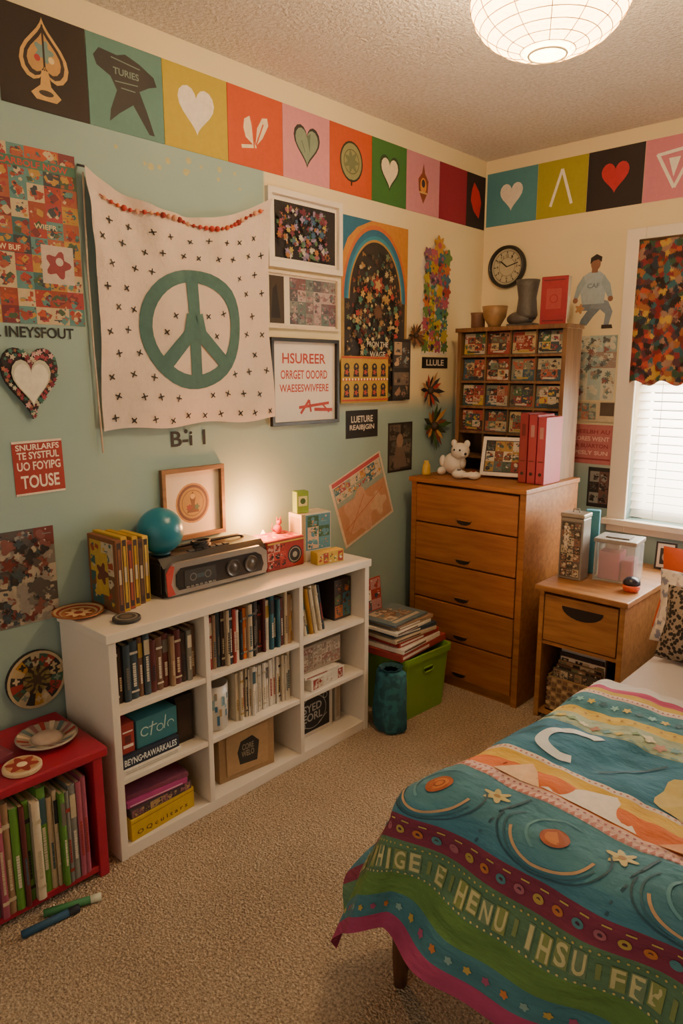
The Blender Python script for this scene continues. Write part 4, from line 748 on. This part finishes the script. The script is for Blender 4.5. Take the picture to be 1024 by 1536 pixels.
root=empty('glass_container',(1.0,3.04,zt),(0,0,.1),'square glass container with dark lid and pink packet','container')
g=MB()
for q in ((-.085,-.07,.085,-.067),(-.085,.067,.085,.07),(-.085,-.067,-.082,.067),(.082,-.067,.085,.067)): g.box(q[0],q[1],0,q[2],q[3],.17,glass)
g.box(-.085,-.07,0,.085,.07,.004,glass); g.obj('body',parent=root)
g=MB(); g.box(-.09,-.075,.17,.09,.075,.188,M('#8a8276',.4),.004); g.box(-.05,-.04,.188,.05,.04,.194,'#6a625a',.002); g.obj('lid',parent=root)
g=MB(); g.box(-.07,-.055,.006,.02,.04,.13,'#b06080',.004); g.box(.025,-.05,.006,.07,.05,.10,'#8a3048',.004); g.box(-.06,.0,.13,.0,.03,.15,'#d8cfc0',.003); g.obj('contents',parent=root)
root=empty('round_timer',(1.115,2.90,zt),(0,0,.2),'small orange and black round gadget on nightstand','gadget')
g=MB(); g.lathe([(.0001,0),(.028,0),(.034,.012),(.035,.03)],M('#c2502a',.4),24); g.obj('base',parent=root)
g=MB(); g.lathe([(.035,.03),(.033,.045),(.022,.058),(.0001,.062)],M('#1f2030',.3),24); g.obj('dome',parent=root)
g=MB(); g.box(-.045,0,0,.045,.012,.13,'#2a2624',.002); draw(g,[('r',-.036,.01,.036,.12,'#cdc6ba'),('r',-.024,.025,.024,.10,'#2a2826'),('e',0,.06,.014,.02,'#a89484')],lambda x,z_,l:(x,-.0004-.0003*l,z_)); g.obj('framed_photo',(1.10,3.33,zt),(-.12,0,.1),None,'small black framed photo by the window','framed photo')

# ================= BED =================
BX0,BY0,BZ=1.375,1.245,.57; BW=1.40
def prof(L,R=.085,k=.38):
    q=R*pi/2
    if L<q: a=L/R; return R*math.sin(a),R*(1-math.cos(a))
    l=L-q; return R+k*l, R+l*.925
def S0(a,b):
    oa=a if a<0 else (a-BW if a>BW else 0); ob=b if b<0 else 0
    L=math.hypot(oa,ob)
    x=BX0+min(max(a,0),BW); y=BY0+max(b,0); z=BZ
    if L>1e-6:
        hh,d=prof(L); f=min(1,L/.3)
        hh+=f*(.022*math.sin((a*1.0-b*.6)*17+1)+.012*math.sin(a*31-b*13))
        x+=oa/L*hh; y+=ob/L*hh; z-=d
    top=1 if L==0 else max(0,1-L/.15)
    z+=top*(.016*noise.noise(Vector((a*4,b*4,0)))+.018*noise.noise(Vector((a*8,b*6,3)))+.01*math.sin(b*11+a*3)*.5+.008*abs(noise.noise(Vector((a*14+b*6,b*9,7)))))
    s=min(1,max(0,(1.75-y)/.6)); x-=.10*s**1.5*max(0,1-max(a,0)/.6)
    return Vector((x,y,z-.02*min(1,max(0,b-.7)*2)))
def S(a,b,l):
    p=S0(a,b)
    if l==0: return p
    e=.004; n=(S0(a+e,b)-p).cross(S0(a,b+e)-p); n.normalize()
    return p+n*(.0018+.0004*l)
m,t,b=nt('quilt_print'); uvn=N(t,'ShaderNodeUVMap'); uvn.uv_map='quilt'; sp=N(t,'ShaderNodeSeparateXYZ'); t.links.new(uvn.outputs[0],sp.inputs[0])
stops=[(-.5,'#9c3a62'),(-.345,'#3f747f'),(-.29,'#5c8040'),(-.24,'#56785a'),(-.155,'#7c3048'),(-.10,'#417a8e'),(.085,'#d0b0a8'),(.125,'#c4662e'),(.19,'#cba742'),(.235,'#d8ccc0'),(.255,'#2f6e8c'),(.47,'#96a892'),(.56,'#c6ae52'),(.60,'#417a8e'),(.68,'#cfbcb4'),(.705,'#b59c46'),(.735,'#a43a68'),(.775,'#c6c8ce')]
r=ramp(t,[((p+.5)/1.5,c) for p,c in stops],True)
t.links.new(sp.outputs[1],r.inputs[0])
n=N(t,'ShaderNodeTexNoise',Scale=14.0,Detail=5.0); mx=N(t,'ShaderNodeMix',data_type='RGBA',blend_type='OVERLAY'); mx.inputs[0].default_value=.35
t.links.new(r.outputs[0],mx.inputs[6]); t.links.new(n.outputs['Fac'],mx.inputs[7]); t.links.new(mx.outputs[2],b.inputs['Base Color']); b.inputs['Roughness'].default_value=.85
n2=N(t,'ShaderNodeTexNoise',Scale=9.0,Detail=6.0); bp=N(t,'ShaderNodeBump',Strength=.7,Distance=.04); t.links.new(n2.outputs['Fac'],bp.inputs['Height']); t.links.new(bp.outputs[0],b.inputs['Normal'])
quilt=m
bed=empty('bed',(2.07,2.3,0),label='bed with dark blue base and wooden legs',cat='bed')
ob_=(-2.07,-2.3,0)
g=MB(); g.box(1.42,1.29,.10,2.75,3.38,.34,M('#1c2340',.85,.3),.02); g.obj('base',ob_,parent=bed)
g=MB(); g.box(1.41,1.28,.34,2.76,3.40,.53,M('#c9c3ba',.9),.05,seg=4); g.obj('mattress',ob_,parent=bed)
lw=wood('leg_wood','#4a2a18','#6a4228','Z')
for (x,y) in ((1.235,1.215),(2.70,1.33),(1.47,3.33),(2.70,3.33)):
    g=MB(); g.lathe([(.016,0),(.02,.05),(.024,.24),(.024,.30)],lw,14,c=(x,y,0)); g.obj('leg',ob_,parent=bed)
g=MB(); g.box(1.22,1.205,.27,2.72,1.235,.30,lw,.003); g.box(1.22,1.235,.27,1.25,3.36,.30,lw,.003); g.box(1.25,1.26,.28,1.45,1.29,.30,lw); g.obj('frame',ob_,parent=bed)
g=MB(); na,nb=170,200; a0,a1,b0,b1=-.38,BW+.36,-.38,.84
uv=[]
for j in range(nb+1):
    for i in range(na+1):
        a=a0+(a1-a0)*i/na; b_=b0+(b1-b0)*j/nb; g.v.append(S0(a,b_)); uv.append((i/na,(b_+.5)/1.5))
k=g.mi(quilt)
for j in range(nb):
    for i in range(na): g.f.append((j*(na+1)+i,j*(na+1)+i+1,(j+1)*(na+1)+i+1,(j+1)*(na+1)+i)); g.m.append(k); g.sm.append(True)
nbase=len(g.v)
ps=[]
R=random.Random(77)
txt='BUE H WHIGE E HENU IHSU FEB OWB RELHIGS MUE BHIE WUEH NUS'
for i,ch in enumerate(txt):
    if ch==' ':
        ps.append(('r',-.24+i*.028-.004,-.214,-.24+i*.028+.004,-.182,'#75844e')); continue
    wd=.008 if ch=='I' else .0195
    z0=-.198+R.uniform(-.004,.004); h0=R.uniform(.036,.046)
    ps.append(('r',-.24+i*.028-wd/2-.002,z0-h0/2-.003,-.24+i*.028+wd/2+.002,z0+h0/2+.003,['#75844e','#6a8060','#7f8a4a'][i%3])); ps.append(('t',ch,-.24+i*.028,z0,wd,h0,'#bdb684'))
for i in range(120):
    a=-.3+i*.0135; ps.append(('c',a,-.164,.0022,'#b9a45a')); ps.append(('c',a,-.232,.0022,'#c9b87a'))
for i in range(44): 
    a=-.25+i*.036; ps.append(('c',a,-.128,.010,['#b87038','#4a8088','#a05a6a','#b0964a'][i%4])); ps.append(('c',a,-.128,.004,'#4a2238'))
    ps.append(('fl',a+.018,-.318,.007,5,.2,['#b0964a','#98466a','#b87038','#7a9a94'][i%4]))
    ps.append(('r',a,-.109,a+.016,-.106,'#b9a45a'))
for i in range(5):
    a=.02+i*.25; c0=-.01; q=.85
    ps+= [('ring',a,c0,.088,.092,'#2a5a6c',2.6,6.0,q),('ring',a,c0-.005,.102,.106,'#1f4a5c',3.0,6.9,q*.85),('ring',a,c0,.075,.081,'#b09272',3.4,6.2,q),('ring',a+.01,c0+.01,.06,.066,'#4f8a9a',1.4,4.2,q),('c',a,c0+.005,.026,'#985030'),('c',a,c0+.005,.018,'#b87038'),('ring',a,c0+.005,.008,.011,'#7a3a2a'),('fl',a+.105,c0+.045,.022,6,.35,'#b0a468'),('c',a+.105,c0+.045,.007,'#8a6a2a'),('ln',a+.13,-.09,a+.155,.075,.005,'#1f4a5c'),('ln',a-.12,-.07,a-.10,.06,.004,'#1f4a5c')]
for i in range(120):
    a=-.3+i*.014; ps.append(('p',[(a,.087),(a+.006,.102),(a+.012,.087)],'#a8665a')); ps.append(('c',a+.006,.112,.003,'#8a4a54')); ps.append(('c',a+.01,.692,.003,'#8a4a54')); ps.append(('c',a+.004,.244,.003,'#a8665a'))
ps+= [('p',[(.05,.125),(.12,.125),(.16,.125),(.12,.185),(.09,.215)],'#d8b48a'),('p',[(.16,.13),(.26,.13),(.36,.13),(.28,.225),(.22,.2)],'#d8cdbd'),('p',[(.4,.125),(.5,.125),(.62,.125),(.5,.23)],'#c98a4a'),('p',[(-.2,.15),(-.1,.155),(.05,.165),(.05,.18),(-.2,.175)],'#b85a3a'),
 ('ring',.10,.365,.055,.085,'#c6d0d2',1.0,5.2,1.05),('fl',.41,.33,.085,5,.1,'#b5a24a'),('fl',.43,.33,.02,6,.3,'#6a6a3a'),('ring',.41,.33,.03,.036,'#a8984a'),('ring',.75,.38,.05,.08,'#c6d0d2',2.0,6.2),('ln',.2,.3,.3,.44,.006,'#1f4a5c'),('ln',-.05,.3,.02,.44,.004,'#1f4a5c')]
for i in range(44):
    a=-.15+i*.034; ps.append(('fl',a,.515+R.uniform(-.015,.015),R.uniform(.009,.016),R.choice([4,5,6]),.3,['#6a8a5a','#c9c4a0','#a87a6a','#5a8a90','#bfae50'][i%5])); ps.append(('r',a,.475,a+.018,.480,'#5f8f98'))
    ps.append(('fl',a,.64,.010,5,.3,['#2a5a6c','#7ab0b4','#bfae50'][i%3])); ps.append(('c',a+.01,.58,.004,'#8a6a3a'))
for s in ps: draw(g,[s],S,0 if s[0]!='c' and s[0]!='t' else 1)
o=g.obj('quilt',(0,0,0),(0,0,0),None,'multicolour striped quilt with circles and lettering on bed','quilt')
me=o.data; ul=me.uv_layers.new(name='quilt')
for p in me.polygons:
    for li in p.loop_indices:
        vi=me.loops[li].vertex_index
        ul.data[li].uv=uv[vi] if vi<nbase else (0,0)
g=MB(); n1,n2_=40,40; vs=[]
for j in range(n2_+1):
    for i in range(n1+1):
        x=1.345+i/n1*1.42; y=2.02+j/n2_*1.37; e=min(1,min(i,n1-i)/3); z=.548-.05*(1-e)**2-.0+.012*noise.noise(Vector((x*5,y*5,1)))*e
        vs.append((x,y,z))
g.add(vs,[(j*(n1+1)+i,j*(n1+1)+i+1,(j+1)*(n1+1)+i+1,(j+1)*(n1+1)+i) for j in range(n2_) for i in range(n1)],M('#c2c0c6',.85,.2,var=.05),True)
g.obj('bed_sheet',(0,0,0),(0,0,0),None,'pale white sheet covering the upper mattress','sheet')
def pillow(name,label,mat,w,h,t,loc,rot,deco=None):
    g=MB(); n=22
    for sgn in (-1,1):
        vs=[]
        for j in range(n+1):
            for i in range(n+1):
                u=i/n*2-1;v=j/n*2-1
                k=max(0,(1-abs(u)**2.6))**.55*max(0,(1-abs(v)**2.6))**.55
                pin=1-.07*(1-abs(u))*abs(v)**3; pin2=1-.07*(1-abs(v))*abs(u)**3
                vs.append((u*w/2*pin2,sgn*t/2*k*(1+.08*noise.noise(Vector((u*2,v*2,sgn)))),h/2+v*h/2*pin))
        g.add(vs,[((j*(n+1)+i,j*(n+1)+i+1,(j+1)*(n+1)+i+1,(j+1)*(n+1)+i)[::-sgn]) for j in range(n) for i in range(n)],mat,True)
    return g.obj(name,loc,rot,None,label,'pillow')
pillow('pillow','bright orange pillow leaning at the bed head',M('#c2502c',.8,.2,var=.08),.55,.31,.13,(1.56,2.68,.56),(-.22,0,.05))
pat=spots('sketch_cotton',['#cfc6ba','#d8cfc4','#c9c0b4','#7a7f94','#d8cfc4','#cfc6ba','#a89aa0'],55)
pillow('pillow','white pillow with grey blue sketch pattern',pat,.50,.26,.13,(1.575,2.53,.56),(-.25,0,.0))
m,t,b=nt('leopard'); tc=N(t,'ShaderNodeTexCoord'); v=N(t,'ShaderNodeTexVoronoi',Scale=75.0); t.links.new(tc.outputs['Object'],v.inputs['Vector']); r=ramp(t,[(.46,'#1c1614'),(.56,'#8a7c6c')]); t.links.new(v.outputs['Distance'],r.inputs[0]); t.links.new(r.outputs[0],b.inputs['Base Color']); b.inputs['Roughness'].default_value=.8
pillow('pillow','leopard print cushion propped on the bed',m,.42,.25,.11,(1.60,2.385,.555),(-.3,.0,-.05))

# ================= CEILING LAMP =================
LX,LY,LZ=1.175,1.845,2.435
lp=empty('pendant_lamp',(LX,LY,H),label='round ribbed paper lantern ceiling lamp glowing warm',cat='lamp')
m=bpy.data.materials.new('paper_shade'); m.use_nodes=True; t=m.node_tree; t.nodes.clear()
out=N(t,'ShaderNodeOutputMaterial'); em=N(t,'ShaderNodeEmission',Strength=1.3); em.inputs[0].default_value=lin('#ffd794'); tp=N(t,'ShaderNodeBsdfTransparent'); tp.inputs[0].default_value=(1,.93,.8,1)
tl=N(t,'ShaderNodeBsdfDiffuse'); tl.inputs[0].default_value=lin('#efe0c0'); ms=N(t,'ShaderNodeAddShader'); mm=N(t,'ShaderNodeMixShader'); mm.inputs[0].default_value=.35
t.links.new(em.outputs[0],ms.inputs[0]); t.links.new(tl.outputs[0],ms.inputs[1]); t.links.new(ms.outputs[0],mm.inputs[1]); t.links.new(tp.outputs[0],mm.inputs[2]); t.links.new(mm.outputs[0],out.inputs[0])
g=MB(); n=18
pr=[(max(.045,.2*math.sin(pi*i/n)),-.13*math.cos(pi*i/n)) for i in range(n+1) if .2*math.sin(pi*i/n)>.04]
seg=48
vs=[(r_*math.cos(2*pi*i/seg),r_*math.sin(2*pi*i/seg),z_) for r_,z_ in pr for i in range(seg)]
g.add(vs,[(j*seg+i,j*seg+(i+1)%seg,(j+1)*seg+(i+1)%seg,(j+1)*seg+i) for j in range(len(pr)-1) for i in range(seg)]+[tuple(range(seg))],m,True)
g.obj('lamp_shade',(0,0,LZ-H),parent=lp)
g=MB(); rbm=M('#b08c50',.6)
for r_,z_ in pr: g.tube([((r_+.001)*math.cos(2*pi*i/40),(r_+.001)*math.sin(2*pi*i/40),z_) for i in range(40)],.0013,rbm,5,closed=True)
for q in range(12):
    a=2*pi*q/12; g.tube([((r_+.001)*math.cos(a),(r_+.001)*math.sin(a),z_) for r_,z_ in pr],.0013,rbm,5)
g.obj('wire_rib',(0,0,LZ-H),parent=lp)
g=MB(); g.tube([(.048*math.cos(a),.048*math.sin(a),-.130) for a in [2*pi*i/32 for i in range(32)]],.003,M('#e0c890',.5,emit=.3),6,closed=True); g.obj('bottom_ring',(0,0,LZ-H),parent=lp)
g=MB(); g.lathe([(.035,0),(.045,-.012),(.02,-.022),(.012,-.06),(.0001,-.06)],M('#d8c9a4',.5),24); g.obj('ceiling_mount',(0,0,0),parent=lp)

# ================= LIGHTS =================
def light(kind,name,loc,energy,col,size=.1,rot=(0,0,0),sy=None):
    l=bpy.data.lights.new(name,kind); l.energy=energy; l.color=col
    if kind=='AREA':
        l.size=size
        if sy: l.shape='RECTANGLE'; l.size_y=sy
    else: l.shadow_soft_size=size
    o=bpy.data.objects.new(name,l); COL.objects.link(o); o.location=loc; o.rotation_euler=rot; return o
light('POINT','lamp_bulb',(LX,LY,LZ),94,(1,.78,.53),.05)
light('POINT','candle_glow',(.085,1.78,TZ+.21),12,(1,.36,.09),.03)
light('AREA','daylight',((wx0+wx1)/2,Y1+.35,(wz0+wz1)/2),140,(1,.95,.87),1.1,(-pi/2,0,0),1.3)
w=bpy.data.worlds.new('world'); bpy.context.scene.world=w; w.use_nodes=True
w.node_tree.nodes['Background'].inputs[0].default_value=(1,.83,.64,1); w.node_tree.nodes['Background'].inputs[1].default_value=.8
# ================= CAMERA =================
c=bpy.data.cameras.new('camera'); c.sensor_fit='VERTICAL'; c.sensor_height=36; c.lens=36*1066/1536; c.clip_start=.02
co=bpy.data.objects.new('camera',c); COL.objects.link(co); co.location=(2.16,0,1.5)
co.rotation_euler=(pi/2-math.atan(208/1066),0,math.radians(42.8)); bpy.context.scene.camera=co
